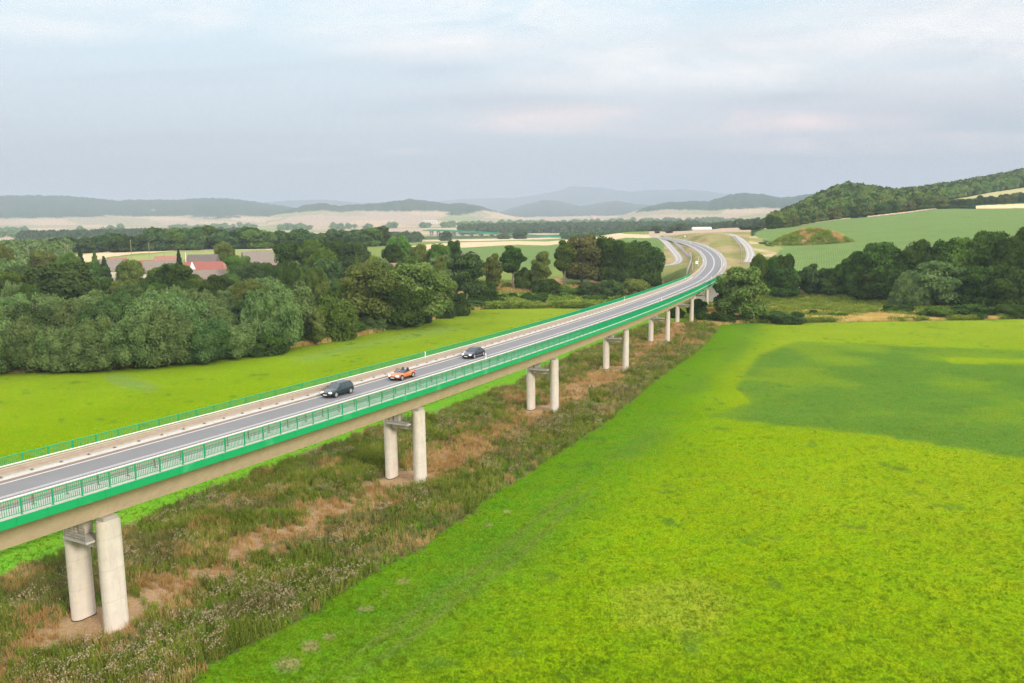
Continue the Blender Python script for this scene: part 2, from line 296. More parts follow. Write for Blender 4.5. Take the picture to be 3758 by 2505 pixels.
# terrain: colours come from the surveyed land cover (painted per vertex), grain from noise
def terrain_material():
    m, t, b = new_mat('land_cover')
    a = nn(t, 'ShaderNodeAttribute', attribute_name='cover'); k = nn(t, 'ShaderNodeAttribute', attribute_name='grain')
    ks = nn(t, 'ShaderNodeSeparateXYZ'); t.links.new(k.outputs['Vector'], ks.inputs[0])
    meadow, forest, crop = ks.outputs[0], ks.outputs[1], ks.outputs[2]
    p = nn(t, 'ShaderNodeNewGeometry').outputs['Position']
    p2 = mapping(t, p, scale=(1, 1, .3))
    # meadow: short blades, tufts, patches
    fine = noise(t, mapping(t, p, scale=(1, .6, 1)), 5.0, 2, .8)
    mid = noise(t, mapping(t, p, scale=(1, .6, 1), rot=(0, 0, .4)), 1.15, 4, .62)
    big = noise(t, p2, .07, 4, .55)
    vary = mth(t, 'ADD', mth(t, 'MULTIPLY', mth(t, 'SUBTRACT', fine, .5), 2.0), mth(t, 'MULTIPLY', mth(t, 'SUBTRACT', mid, .5), .5))
    f1 = mth(t, 'ADD', mth(t, 'MULTIPLY', vary, meadow), 1.0)
    f1 = mth(t, 'ADD', f1, mth(t, 'MULTIPLY', mth(t, 'SUBTRACT', big, .5), .35))
    # distant woods: crowns as light and dark lumps
    vo = nn(t, 'ShaderNodeTexVoronoi', ins={'Scale': .085}); t.links.new(p, vo.inputs['Vector'])
    lump = mth(t, 'SUBTRACT', 1.0, mth(t, 'MULTIPLY', vo.outputs['Distance'], .9))
    f2 = mth(t, 'ADD', mth(t, 'MULTIPLY', mth(t, 'SUBTRACT', lump, .5), mth(t, 'MULTIPLY', forest, 1.3)), 1.0)
    # crops: faint drill lines
    wv = nn(t, 'ShaderNodeTexWave', ins={'Scale': .32, 'Distortion': 2.5, 'Detail': 2.0}); t.links.new(mapping(t, p, rot=(0, 0, .35)), wv.inputs['Vector'])
    cn = noise(t, p, .8, 3, .6)
    f3 = mth(t, 'ADD', mth(t, 'MULTIPLY', mth(t, 'ADD', mth(t, 'MULTIPLY', mth(t, 'SUBTRACT', wv.outputs['Fac'], .5), .22), mth(t, 'MULTIPLY', mth(t, 'SUBTRACT', cn, .5), .7)), crop), 1.0)
    f = mth(t, 'MAXIMUM', mth(t, 'MULTIPLY', mth(t, 'MULTIPLY', f1, f2), f3), .25)
    vm = nn(t, 'ShaderNodeVectorMath', operation='SCALE'); t.links.new(a.outputs['Color'], vm.inputs[0]); t.links.new(f, vm.inputs['Scale'])
    hs = nn(t, 'ShaderNodeHueSaturation'); t.links.new(vm.outputs[0], hs.inputs['Color'])
    t.links.new(mth(t, 'ADD', .5, mth(t, 'MULTIPLY', mth(t, 'SUBTRACT', noise(t, p, .35, 3), .5), .07)), hs.inputs['Hue'])
    t.links.new(hs.outputs[0], b.inputs['Base Color']); b.inputs['Roughness'].default_value = 1; b.inputs['Specular IOR Level'].default_value = 0
    bn = nn(t, 'ShaderNodeBump', ins={'Strength': .55, 'Distance': .22}); t.links.new(mth(t, 'MULTIPLY', mth(t, 'ADD', fine, mth(t, 'MULTIPLY', mid, 1.5)), meadow), bn.inputs['Height'])
    bn2 = nn(t, 'ShaderNodeBump', ins={'Strength': .9, 'Distance': 9.0}); t.links.new(mth(t, 'MULTIPLY', lump, forest), bn2.inputs['Height']); t.links.new(bn.outputs[0], bn2.inputs['Normal'])
    t.links.new(bn2.outputs[0], b.inputs['Normal'])
    return m
terrain_material()

def concrete(name, col, dark, seam=False):
    m, t, b = new_mat(name); tcx = nn(t, 'ShaderNodeTexCoord'); p = nn(t, 'ShaderNodeNewGeometry').outputs['Position']
    n1 = noise(t, p, .9, 6, .65); n2 = noise(t, mapping(t, p, scale=(3, 3, .35)), 1.6, 5, .7); n3 = noise(t, p, 14, 3, .6)
    c = mixc(t, ramp(t, n1, [(.35, 0.0), (.7, 1.0)]), col, tuple(v*.86 for v in col))
    c = mixc(t, ramp(t, n2, [(.52, 0.0), (.78, .5)]), c, dark)
    f = mth(t, 'ADD', mth(t, 'MULTIPLY', n3, .18), .91)
    vm = nn(t, 'ShaderNodeVectorMath', operation='SCALE'); t.links.new(c, vm.inputs[0]); t.links.new(f, vm.inputs['Scale']); cc = vm.outputs[0]
    if seam:                                                     # formwork lifts
        sz = nn(t, 'ShaderNodeSeparateXYZ'); t.links.new(tcx.outputs['Object'], sz.inputs[0])
        fr = mth(t, 'FRACT', mth(t, 'MULTIPLY', sz.outputs[2], .4)); ln = mth(t, 'LESS_THAN', fr, .018)
        cc = mixc(t, mth(t, 'MULTIPLY', ln, .4), cc, dark)
    t.links.new(cc, b.inputs['Base Color']); b.inputs['Roughness'].default_value = .85; b.inputs['Specular IOR Level'].default_value = .25
    bn = nn(t, 'ShaderNodeBump', ins={'Strength': .3, 'Distance': .02}); t.links.new(n3, bn.inputs['Height']); t.links.new(bn.outputs[0], b.inputs['Normal'])
    return m
concrete('pier_concrete', (.66, .60, .51), (.40, .31, .21), True)
concrete('beam_concrete', (.72, .56, .39), (.46, .32, .18))
concrete('deck_concrete', (.60, .58, .54), (.42, .37, .31))
simple('post_brown', (.20, .155, .12), .6, var=.15)
concrete('pale_concrete', (.44, .42, .375), (.34, .31, .27))
simple('asphalt', (.165, .164, .166), .85, var=.10, scale=9.0, spec=.25, dirt=((.20, .195, .20), .35, .52, .45))
simple('gutter_dirt', (.20, .155, .12), .9, var=.2, scale=3)
simple('road_paint', (.52, .50, .48), .6, var=.10, scale=4)
simple('green_paint', (.0, .30, .115), .45, var=.10, scale=1.2, spec=.5)
m, t, b = new_mat('green_band')                                  # painted fascia with chalky stains
p = nn(t, 'ShaderNodeNewGeometry').outputs['Position']
st = noise(t, mapping(t, p, scale=(.35, .35, .18)), 1.3, 5, .6)
c = mixc(t, ramp(t, st, [(.60, 0.0), (.74, .45)]), (.0, .31, .095, 1), (.25, .52, .36, 1))
t.links.new(c, b.inputs['Base Color']); b.inputs['Roughness'].default_value = .55
simple('galvanised', (.47, .385, .30), .5, metal=.25, var=.15, scale=2.0, dirt=((.33, .22, .15), .8, .55, .4))
simple('pale_rail', (.68, .61, .55), .5, metal=.1, var=.1, scale=2.0)
simple('grey_steel', (.38, .36, .34), .5, metal=.3, var=.1)
simple('gravel', (.31, .29, .265), .95, var=.25, scale=2.5, spec=.1)
simple('gravel_rut', (.40, .38, .355), .95, var=.2, scale=2.5, spec=.1)
simple('white_plastic', (.75, .74, .72), .5, var=.03)
simple('red_reflector', (.6, .05, .03), .4, var=.03)
simple('wire_mesh', (.40, .385, .37), .7, var=.15, scale=1.0)
simple('wood_post', (.30, .24, .18), .85, var=.2, scale=4)
def paint(name, col):
    m, t, b = new_mat(name); b.inputs['Base Color'].default_value = col+(1,); b.inputs['Roughness'].default_value = .35
    b.inputs['Coat Weight'].default_value = .25; b.inputs['Coat Roughness'].default_value = .08
    tcx = nn(t, 'ShaderNodeTexCoord'); n1 = noise(t, tcx.outputs['Object'], 2.0, 3)
    t.links.new(mixc(t, mth(t, 'MULTIPLY', n1, .3), col, tuple(v*.8 for v in col)), b.inputs['Base Color'])
    return m
paint('teal_paint', (.006, .024, .026)); paint('orange_paint', (.55, .15, .03)); paint('navy_paint', (.012, .016, .035)); paint('dark_green_paint', (.02, .06, .03))
m, t, b = new_mat('car_glass'); b.inputs['Base Color'].default_value = (.06, .09, .11, 1); b.inputs['Roughness'].default_value = .08; b.inputs['Specular IOR Level'].default_value = .9
tp_ = nn(t, 'ShaderNodeBsdfTransparent', ins={'Color': (.55, .62, .62, 1)}); mx_ = nn(t, 'ShaderNodeMixShader', ins={0: .45}); t.links.new(b.outputs[0], mx_.inputs[1]); t.links.new(tp_.outputs[0], mx_.inputs[2]); t.links.new(mx_.outputs[0], t.nodes['Material Output'].inputs[0])
simple('tyre_rubber', (.03, .03, .03), .9, var=.1); simple('alloy', (.45, .45, .45), .35, metal=.5, var=.05)
simple('black_trim', (.02, .02, .022), .6, var=.1); simple('seat_fabric', (.05, .05, .055), .8, var=.1)
m, t, b = new_mat('headlight_lit'); b.inputs['Base Color'].default_value = (.9, .88, .8, 1); b.inputs['Emission Color'].default_value = (1, .93, .78, 1); b.inputs['Emission Strength'].default_value = 1.1
simple('plate_white', (.7, .68, .6), .5, var=.03); simple('tail_red', (.4, .02, .02), .3, var=.05)
simple('skin', (.50, .30, .21), .6, var=.05); simple('shirt', (.25, .13, .09), .8, var=.1); simple('hair', (.05, .03, .02), .8, var=.1)
for nme, colr in (('roof_grey', (.20, .165, .135)), ('roof_red', (.26, .085, .065)), ('roof_brick', (.30, .145, .105)), ('roof_brown', (.20, .155, .125)), ('roof_dark', (.13, .105, .09)), ('roof_pale', (.50, .53, .57))):
    m, t, b = new_mat(nme); tcx = nn(t, 'ShaderNodeTexCoord'); v = tcx.outputs['Object']
    wv = nn(t, 'ShaderNodeTexWave', ins={'Scale': 1.6, 'Distortion': .6}); wv.bands_direction = 'Z'; t.links.new(v, wv.inputs['Vector'])
    f = mth(t, 'ADD', mth(t, 'ADD', mth(t, 'MULTIPLY', noise(t, v, 1.2, 6, .7), .7), .58), mth(t, 'MULTIPLY', wv.outputs['Fac'], .12))
    vm = nn(t, 'ShaderNodeVectorMath', operation='SCALE'); vm.inputs[0].default_value = colr; t.links.new(f, vm.inputs['Scale']); t.links.new(vm.outputs[0], b.inputs['Base Color']); b.inputs['Roughness'].default_value = .85
simple('render_cream', (.58, .52, .42), .9, var=.15, scale=.6, dirt=((.4, .34, .26), .4, .55, .5)); simple('render_white', (.68, .65, .60), .9, var=.1, scale=.6)
simple('brick', (.42, .25, .18), .9, var=.2, scale=1.0); simple('window_dark', (.05, .06, .07), .2, var=.1)
simple('church_stone', (.50, .36, .30), .9, var=.15, scale=.2); simple('copper_dark', (.07, .08, .08), .6)
simple('bark', (.20, .15, .11), .95, var=.35, scale=1.5)

def leaf(name, a, bcol, trans=.30):
    m, t, b = new_mat(name); g = nn(t, 'ShaderNodeNewGeometry'); oi = nn(t, 'ShaderNodeObjectInfo')
    n1 = noise(t, g.outputs['Position'], .22, 3, .55)
    f = mth(t, 'ADD', mth(t, 'MULTIPLY', g.outputs['Random Per Island'], .45), mth(t, 'MULTIPLY', ramp(t, n1, [(.35, 0.0), (.65, 1.0)]), .55))
    c = mixc(t, f, a, bcol)
    hs = nn(t, 'ShaderNodeHueSaturation'); t.links.new(c, hs.inputs['Color'])
    t.links.new(mth(t, 'ADD', .485, mth(t, 'MULTIPLY', oi.outputs['Random'], .03)), hs.inputs['Hue'])
    t.links.new(mth(t, 'ADD', .80, mth(t, 'MULTIPLY', oi.outputs['Random'], .42)), hs.inputs['Value'])
    df = nn(t, 'ShaderNodeBsdfDiffuse'); tr = nn(t, 'ShaderNodeBsdfTranslucent'); mx = nn(t, 'ShaderNodeMixShader', ins={0: trans})
    t.links.new(hs.outputs[0], df.inputs[0]); t.links.new(hs.outputs[0], tr.inputs[0]); t.links.new(df.outputs[0], mx.inputs[1]); t.links.new(tr.outputs[0], mx.inputs[2])
    t.links.new(mx.outputs[0], t.nodes['Material Output'].inputs[0]); t.nodes.remove(b)
    return m
leaf('leaf_willow', (.060, .108, .030), (.200, .275, .090)); leaf('leaf_dark', (.024, .055, .010), (.088, .145, .027)); leaf('leaf_mid', (.048, .098, .014), (.150, .220, .038))
leaf('leaf_olive', (.075, .105, .020), (.200, .225, .050)); leaf('leaf_bright', (.065, .135, .025), (.150, .260, .045)); leaf('leaf_rust', (.070, .085, .025), (.19, .165, .055)); leaf('leaf_fir', (.022, .045, .022), (.045, .080, .035))
leaf('leaf_oliwillow', (.075, .120, .022), (.205, .255, .065))
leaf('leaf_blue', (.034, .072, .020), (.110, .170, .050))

# ------------------------------------------------------------------ mesh helpers
def link_mesh(name, V, F, mat, parent=None, uvs=None, smooth_=False):
    me = bpy.data.meshes.new(name); V = np.asarray(V, np.float32)
    if isinstance(F, np.ndarray):
        n, k = F.shape
        me.vertices.add(len(V)); me.vertices.foreach_set('co', V.ravel()); me.loops.add(n*k); me.loops.foreach_set('vertex_index', F.astype(np.int32).ravel())
        me.polygons.add(n); me.polygons.foreach_set('loop_start', np.arange(0, n*k, k, dtype=np.int32)); me.update(calc_edges=True); me.validate()
    else:
        me.from_pydata([tuple(map(float, v)) for v in V], [], F); me.update()
    mats = mat if isinstance(mat, (list, tuple)) else [mat]
    for q in mats: me.materials.append(MATS[q])
    if smooth_: me.polygons.foreach_set('use_smooth', np.ones(len(me.polygons), bool))
    o = bpy.data.objects.new(name, me); COL.objects.link(o)
    if parent: o.parent = parent
    return o
class MB:
    """collects boxes, bars, tubes and prisms for one mesh"""
    def __init__(s): s.V = []; s.F = []
    def add(s, V, F):
        n = len(s.V); s.V += [tuple(map(float, v)) for v in V]; s.F += [tuple(i+n for i in f) for f in F]
    def box(s, c, size, t=(0, 1), taper=1.0):
        """c centre; size (across, along, up); t = direction of 'along' in plan"""
        t = np.array(t, float)/np.hypot(*t); n = np.array([t[1], -t[0]]); V = []
        for dz, k in ((-1, 1.0), (1, taper)):
            for a, b_ in ((-1, -1), (1, -1), (1, 1), (-1, 1)):
                q = np.array(c[:2])+n*a*size[0]/2*k+t*b_*size[1]/2*k; V.append((q[0], q[1], c[2]+dz*size[2]/2))
        s.add(V, [(3, 2, 1, 0), (4, 5, 6, 7), (0, 1, 5, 4), (1, 2, 6, 5), (2, 3, 7, 6), (3, 0, 4, 7)])
    def tube(s, P, r, n=6, cap=True):
        P = np.asarray(P, float); T = np.gradient(P, axis=0); base = len(s.V); rr = r if hasattr(r, '__len__') else [r]*len(P)
        for k in range(len(P)):
            t = T[k]/max(np.linalg.norm(T[k]), 1e-9); a = np.cross(t, (0, 0, 1)) if abs(t[2]) < .9 else np.cross(t, (1, 0, 0)); a /= np.linalg.norm(a); b_ = np.cross(a, t)
            for j in range(n):
                w = 2*math.pi*j/n; s.V.append(tuple(P[k]+rr[k]*(a*math.cos(w)+b_*math.sin(w))))
        for k in range(len(P)-1):
            for j in range(n): s.F.append((base+k*n+j, base+k*n+(j+1) % n, base+(k+1)*n+(j+1) % n, base+(k+1)*n+j))
        if cap: s.F.append(tuple(base+j for j in range(n))[::-1]); s.F.append(tuple(base+(len(P)-1)*n+j for j in range(n)))
    def sweep(s, stations, prof, closed=True, cap=True, off=0.0):
        """profile [(u, dz)] swept along the road axis"""
        base = len(s.V); k = len(prof)
        for st in stations:
            for u, z in prof: s.V.append(tuple(axp(st, u, z)))
        for i in range(len(stations)-1):
            for j in range(k if closed else k-1):
                a = base+i*k+j; b_ = base+i*k+(j+1) % k; s.F.append((a, b_, b_+k, a+k))
        if closed and cap: s.F.append(tuple(base+j for j in range(k))); s.F.append(tuple(base+(len(stations)-1)*k+j for j in range(k))[::-1])
    def build(s, name, mat, parent=None, smooth_=False): return link_mesh(name, s.V, s.F, mat, parent, smooth_=smooth_)
def tag(o, label=None, cat=None, group=None, kind=None):
    if label: o['label'] = label
    if cat: o['category'] = cat
    if group: o['group'] = group
    if kind: o['kind'] = kind
    return o
def empty(name, loc=(0, 0, 0), rz=0.0, scale=None):
    o = bpy.data.objects.new(name, None); COL.objects.link(o); o.location = loc; o.rotation_euler = (0, 0, rz)
    if scale: o.scale = scale
    return o

# ------------------------------------------------------------------ terrain mesh and land cover
azs = np.concatenate([np.linspace(-math.pi, -.66, 40)[:-1], np.linspace(-.66, .66, 760), np.linspace(.66, math.pi, 40)[1:]])
rings = [3.0]
while rings[-1] < 17500:
    d = rings[-1]
    rings.append(d + (0.8 if d < 110 else 1.6 if d < 300 else 1.6 if d < 600 else d*.0065 if d < 2500 else d*.0085))
rings = np.array(rings)
AZ, DD = np.meshgrid(azs, rings)                                    # ring-major
TX, TY = DD*np.sin(AZ), DD*np.cos(AZ); TZ = build_height(TX, TY)
XX = X_of(AZ)
def inpoly(px, py, poly):
    c = np.zeros(px.shape, bool); n = len(poly)
    for i in range(n):
        x0, y0 = poly[i]; x1, y1 = poly[i-1]
        if y0 == y1: continue
        m = ((y0 > py) != (y1 > py)) & (px < (x1-x0)*(py-y0)/(y1-y0)+x0); c ^= m
    return c
def plan(pts, dmin=20):
    """surveyed outline -> plan outline (bearing, distance)"""
    out_ = []
    for p in pts:
        d = p[2] if len(p) > 2 else ground(p[0], p[1], dmin)[0]; out_.append((float(X_of(az_of(p[0]))) if len(p) > 2 else float(X_of(math.atan2(*ray(p[0], p[1])[:2]))), d))
    return out_
C_MEADOW = (.138, .225, .002); C_YEL = (.178, .238, .006); C_LUSH = (.075, .175, .006); C_DARKG = (.072, .145, .018)
C_WEED = (.12, .13, .035); C_DRY = (.30, .20, .105); C_SOIL = (.43, .285, .165)
C_WHEAT = (.52, .40, .245); C_PINKF = (.37, .285, .20); C_BEAN = (.125, .185, .060); C_CROP = (.13, .20, .06); C_FOREST = (.035, .065, .028); C_SCRUB = (.07, .10, .035)
cov = np.zeros(TX.shape+(3,)); gr = np.zeros(TX.shape+(3,))
fx = .5+.6*(fbm(TX/60, TY/60, 3)-.5); fx2 = fbm(TX/14, TY/14, 8); fx3 = fbm(TX/5, TY/3.5, 21)
def lerp(a, b_, f): return np.asarray(a)*(1-f[..., None])+np.asarray(b_)*f[..., None]
def put(mask, col, g=(0, 0, 0)): cov[mask] = col; gr[mask] = g
# default far plain: patchwork of stubble and crops
cell = vnoise(np.floor(XX/150+1.5*vnoise(DD/500, XX*0, 3))*7.3, np.floor(np.log(DD)*11+XX/900)*5.1, 31)
cov[:] = np.array([(.27, .26, .13), C_PINKF, (.42, .32, .20), (.30, .26, .16), C_PINKF, (.22, .25, .11)])[np.clip((cell*6).astype(int), 0, 5)]
gr[:] = (0, 0, 0)
# near ground
near = DD < 318
base_c = lerp(C_MEADOW, C_YEL, smooth(.35, .7, fx)*.8)
base_c = lerp(base_c.reshape(TX.shape+(3,)), (.180, .238, .022), smooth(120, 300, DD)*.6)
cov[near] = base_c[near]; gr[near] = (1, 0, 0)
# terrace left and middle
mid_ = (DD >= 318) & (DD < 1400) & (XX < 2440); put(mid_, (.16, .20, .055), (.5, 0, .3))
put(inpoly(XX, DD, [(1560, 480), (2480, 400), (2500, 470), (2420, 600), (2250, 690), (1560, 800)]), C_BEAN, (.3, 0, 1))
for pts, colr, g in [
  ([(1500,905),(1600,893),(1900,884),(2200,870),(2420,862),(2430,874),(2200,884),(1900,897),(1700,908),(1560,916)], C_WHEAT, (0,0,.6)),
  ([(1500,886),(1750,884),(2100,873),(2240,868),(2300,862),(2300,858),(2100,868),(1800,876),(1560,881)], (.50,.41,.28), (0,0,.6)),
  ([(200,952),(300,935),(380,925),(520,915),(700,908),(1050,905),(1050,914),(820,917),(640,922),(500,930),(400,942),(330,960)], C_WHEAT, (0,0,.6)),
  ([(430,944),(640,924),(860,918),(1000,918),(1080,932),(1080,965),(900,965),(700,950),(500,960)], (.24,.27,.10), (.6,0,0)),
  ([(960,925),(1090,920),(1100,955),(1000,955)], C_BEAN, (.4,0,1)),
  ([(2300,862),(2420,858),(2560,850),(2720,838),(2780,842),(2700,856),(2560,857),(2440,862)], C_PINKF, (0,0,.5)),
 ]:
    put(inpoly(XX+10*(fx2-.5), DD*(1+.02*(fx2-.5)), plan(pts, 360)) & (DD > 330), colr, g)
put((DD > 640) & (DD < 980) & (XX > 2380) & (XX < 2800), C_PINKF, (0, 0, .5))
# right of the road: verge grass, bean field on the hill, woods, upper fields
rg = (XX >= 2440) & (DD >= 316) & (DD < 620); cov[rg] = lerp((.20, .20, .075), (.30, .235, .125), smooth(.4, .65, fx2))[rg]; gr[rg] = (.7, 0, 0)
hill = (XX > 2760) & (DD > 340) & (DD < 2600); put(hill, C_FOREST, (0, 1, 0))
put(inpoly(XX+50*(fx2-.5), DD*(1+.03*(fx2-.5)), [(2790, 352), (2840, 430), (2800, 500), (2760, 545), (2800, 690), (2950, 735), (3150, 765), (3300, 795), (3440, 860), (3520, 880), (3800, 890), (6200, 900), (6200, 345), (2880, 345)]), C_BEAN, (.35, 0, 1))
put(inpoly(XX, DD, [(2790, 700), (2950, 735), (3120, 762), (3120, 775), (2950, 750), (2780, 716)]), C_WHEAT, (0, 0, .3))
put(inpoly(XX, DD, [(3180, 785), (3330, 812), (3440, 868), (3440, 880), (3320, 828), (3180, 796)]), C_WHEAT, (0, 0, .3))
put(inpoly(XX, DD, [(3470, 885), (3600, 955), (3758, 985), (6200, 985), (6200, 905), (3758, 895), (3560, 884)]), (.62, .46, .25), (0, 0, .5))
put(inpoly(XX, DD, [(3480, 1060), (3620, 1190), (3758, 1250), (6200, 1280), (6200, 1120), (3758, 1085), (3600, 1062)]), (.36, .33, .16), (0, 0, .6))
cm_ = at(2975, 868, 466); rm = np.hypot((TX-cm_[0])/23.0, (TY-cm_[1])/14.0)
put(rm < 1.0, (.13, .13, .055), (.9, 0, 0)); mt = (rm < .72) & (fx3 > .50); cov[mt] = (.30, .22, .11)
vr = (DD > 395) & (DD < 520) & (XX > 2755) & (XX+110*(fx2-.5) < 2800+60*(DD < 445)); cov[vr] = lerp((.22, .23, .08), (.42, .32, .19), smooth(.42, .6, fx2))[vr]; gr[vr] = (.6, 0, 0)
# river terrace strips: rough grass beyond the meadows
def edge_table(pts): return np.array([X_of(math.atan2(*ray(*p)[:2])) for p in pts]), np.array([ground(*p)[0] for p in pts])
ER_X, ER_D = edge_table([(2600,1215),(2640,1196),(2720,1188),(3000,1185),(3300,1180),(3600,1175),(3758,1170),(4100,1160)])
edge_r = np.interp(XX, ER_X, ER_D)
rough = (XX > 2640) & (DD > edge_r) & (DD < 318); cc_ = lerp((.10, .14, .035), (.34, .30, .14), smooth(.50, .62, fbm(XX/160, DD/9, 14))); cov[rough] = cc_[rough]; gr[rough] = (1, 0, 0)
_ex, _ed = edge_table([(-300,1372),(0,1368),(300,1362),(600,1337),(900,1302),(989,1284),(1154,1264),(1279,1239),(1395,1217),(1561,1183),(1659,1154),(1748,1137),(1820,1126),(1900,1126),(2100,1134),(2250,1138),(2400,1138)]); edge_l = np.stack([_ex, _ed], 1)
EL = np.interp(XX, edge_l[:, 0], edge_l[:, 1])
rl = (XX < 2420) & (DD > EL) & (DD < 345); cov[rl] = lerp((.085, .11, .03), C_DRY, smooth(.52, .64, fx2))[rl]; gr[rl] = (.8, 0, 0)
bk = (XX > 1740) & (XX < 2520) & (DD > 320) & (DD < 372); cov[bk] = lerp((.10, .13, .04), (.36, .20, .12), smooth(.44, .52, fx2))[bk]
# lush lane beside the weeds, dark patches and dry spots in the meadows
strip_r = [(690,2505),(860,2400),(1118,2270),(1358,2118),(1534,2020),(1774,1845),(1998,1700),(2237,1542),(2397,1406),(2557,1294),(2620,1230),(2640,1190)]
strip_l = [(0,2135),(95,2095),(210,2040),(480,1942),(640,1862),(830,1790),(960,1742),(1390,1575),(1600,1520),(1920,1392),(2120,1296),(2260,1240),(2400,1180)]
SR = np.array([ground(*p)[1][:2] for p in strip_r]); SLP = np.array([ground(*p)[1][:2] for p in strip_l])
SR = np.vstack([SR[0]-(SR[1]-SR[0])*6, SR]); SLP = np.vstack([SLP[0]-(SLP[2]-SLP[0])*3, SLP])
STRIP = np.vstack([SR, SLP[::-1]])
def dist_line(x, y, L):
    best = np.full(x.shape, 1e9)
    for a, b_ in zip(L[:-1], L[1:]):
        ab = b_-a; t_ = np.clip(((x-a[0])*ab[0]+(y-a[1])*ab[1])/(ab@ab), 0, 1); best = np.minimum(best, np.hypot(x-a[0]-t_*ab[0], y-a[1]-t_*ab[1]))
    return best
JX = 1.6*(fbm(TX/2.5, TY/2.5, 90)-.5)+.8*(vnoise(TX*1.4, TY*1.4, 91)-.5); JY = 1.6*(fbm(TX/2.5, TY/2.5, 95)-.5)
nm = (DD < 330); instrip = np.zeros(TX.shape, bool); instrip[nm] = inpoly((TX+JX)[nm], (TY+JY)[nm], STRIP.tolist())
dR = np.full(TX.shape, 1e3); dR[nm] = dist_line(TX[nm], TY[nm], SR); dL = np.full(TX.shape, 1e3); dL[nm] = dist_line(TX[nm], TY[nm], SLP)
side_r = nm & ~instrip & (TX > np.interp(TY, SR[:, 1], SR[:, 0])-1)
w = (1-smooth(4, 20, dR+10*(fx-.5)))*side_r; cov[:] = np.where((w > 0)[..., None], lerp(cov, C_LUSH, w*.85), cov)
w = (np.exp(-((dR-7.6)/.45)**2)+np.exp(-((dR-9.6)/.45)**2))*side_r*smooth(.25, .5, fx2); cov[:] = lerp(cov, (.12, .13, .035), np.clip(w, 0, 1)*.7*(1-smooth(60, 150, DD))); w = np.exp(-((dR-8.6)/3.0)**2)*side_r*smooth(.35, .6, fx2); cov[:] = lerp(cov, (.075, .15, .015), w*.6)
w = (1-smooth(2, 16, dL))*(nm & ~instrip & ~side_r); cov[:] = lerp(cov, (.13, .30, .02), w)
rut = (np.exp(-((dL-5.5)/.5)**2)+np.exp(-((dL-8.2)/.5)**2))*(nm & ~instrip & ~side_r)*(DD < 170); cov[:] = lerp(cov, (.05, .14, .012), np.clip(rut, 0, 1)*.85)
pp = plan([(2590,1535),(2760,1478),(2700,1420),(2790,1300),(2920,1255),(3250,1268),(3758,1290),(4300,1300),(4300,1800),(3758,1685),(3300,1610),(2950,1570)])
def soft(poly, rx=45, rd=.045, n=14):
    g = np.random.default_rng(3); a = 0
    for k in range(n): a = a+inpoly(XX+g.normal()*rx*.6+30*(fx2-.5), DD*(1+g.normal()*rd*.6+.035*(fx2-.5)+.04*(fx-.5)), poly)
    return a/n
dk = soft(pp, 16, .010); cov[:] = lerp(cov, C_DARKG, dk*(.55+.40*smooth(.3, .6, fx2)))
pp2 = plan([(3440,1318),(4200,1330),(4200,1350),(3500,1333)]); cov[:] = lerp(cov, C_YEL, soft(pp2, 20, .004)*.8)
pl = plan([(390,1372),(500,1385),(600,1420),(560,1437),(450,1420),(395,1395)]); cov[:] = lerp(cov, (.13, .20, .04), soft(pl, 18, .02)*.8)
pl = plan([(1050,1330),(1350,1255),(1650,1195),(1700,1215),(1500,1240),(1300,1290),(1150,1330)]); cov[:] = lerp(cov, (.15, .23, .045), soft(pl, 40, .02)*.7)
tuft = smooth(.70, .86, fbm(TX/3.2, TY/2.4, 77, 3))*(near & ~instrip); cov[:] = lerp(cov, (.06, .12, .015), tuft*.7)
for px_, py_, rr_ in ((1020,2257,.9),(1045,2235,.5),(1330,2258,.9),(1410,2190,.7),(1480,2140,.8),(1360,2240,.6),(1140,2385,1.2),(1060,2440,1.4),(1210,2340,.9),(1790,1935,.9),(1860,1880,.5),(1950,1825,.4)):
    g_ = ground(px_, py_)[1]; q = np.hypot(TX-g_[0], TY-g_[1])*(.6+.8*fx3); cov[:] = lerp(cov, (.27, .20, .11), (1-smooth(rr_*.35, rr_*.8, q))*.7)
pl = plan([(2250,2210),(2600,2150),(2720,2250),(2600,2350),(2300,2330)]); cov[:] = lerp(cov, (.25, .25, .03), soft(pl, 90, .06)*.5)
# under the bridge: weeds, dry grass and bare soil
ax2 = AX[_SP < 270][:, :2]; dA = np.full(TX.shape, 1e3); dA[nm] = dist_line(TX[nm], TY[nm], ax2)
soil = (1-smooth(2.0, 6.0, dA+7*(fx2-.5)))
cs_ = lerp(C_WEED, C_SOIL, soil*.9); cs_ = lerp(cs_, (.07, .10, .03), smooth(.5, .65, fx3)*(1-soil)*.7)
cov[instrip] = cs_[instrip]; gr[instrip] = (.6, 0, 0)
# woods on the far ridges and along their feet
rel = TZ-floor_z(DD)
fore = (DD > 2700) & (rel > 40+75*(fbm(TX/520, TY/520, 41)-.45)) & (fbm(XX/70, DD/900, 51) > .10)
put(fore, C_FOREST, (0, 1, 0))
put((DD > 6000) & (rel > 12), C_FOREST, (0, 1, 0))
put((DD > 1420) & (DD < 1680) & (XX < 3000) & ((fbm(XX/90, DD/60, 61) > .5) | ((XX > 1540) & (XX < 2080))), C_SCRUB, (0, .6, 0))
fo = gr[..., 1] > .9; TZ = TZ + np.where(fo & (DD > 2500), 11*vnoise(TX/16, TY/16, 71), 0)
under = (DD > 690) & (DD < 1500) & fo; TZ = np.where(under & (DD < 2500), TZ-1.0, TZ)
nr, na = TX.shape; V = np.stack([TX, TY, TZ], -1).reshape(-1, 3); idx = np.arange(nr*na).reshape(nr, na)
Fq = np.stack([idx[:-1, :-1], idx[:-1, 1:], idx[1:, 1:], idx[1:, :-1]], -1).reshape(-1, 4)[:, ::-1]
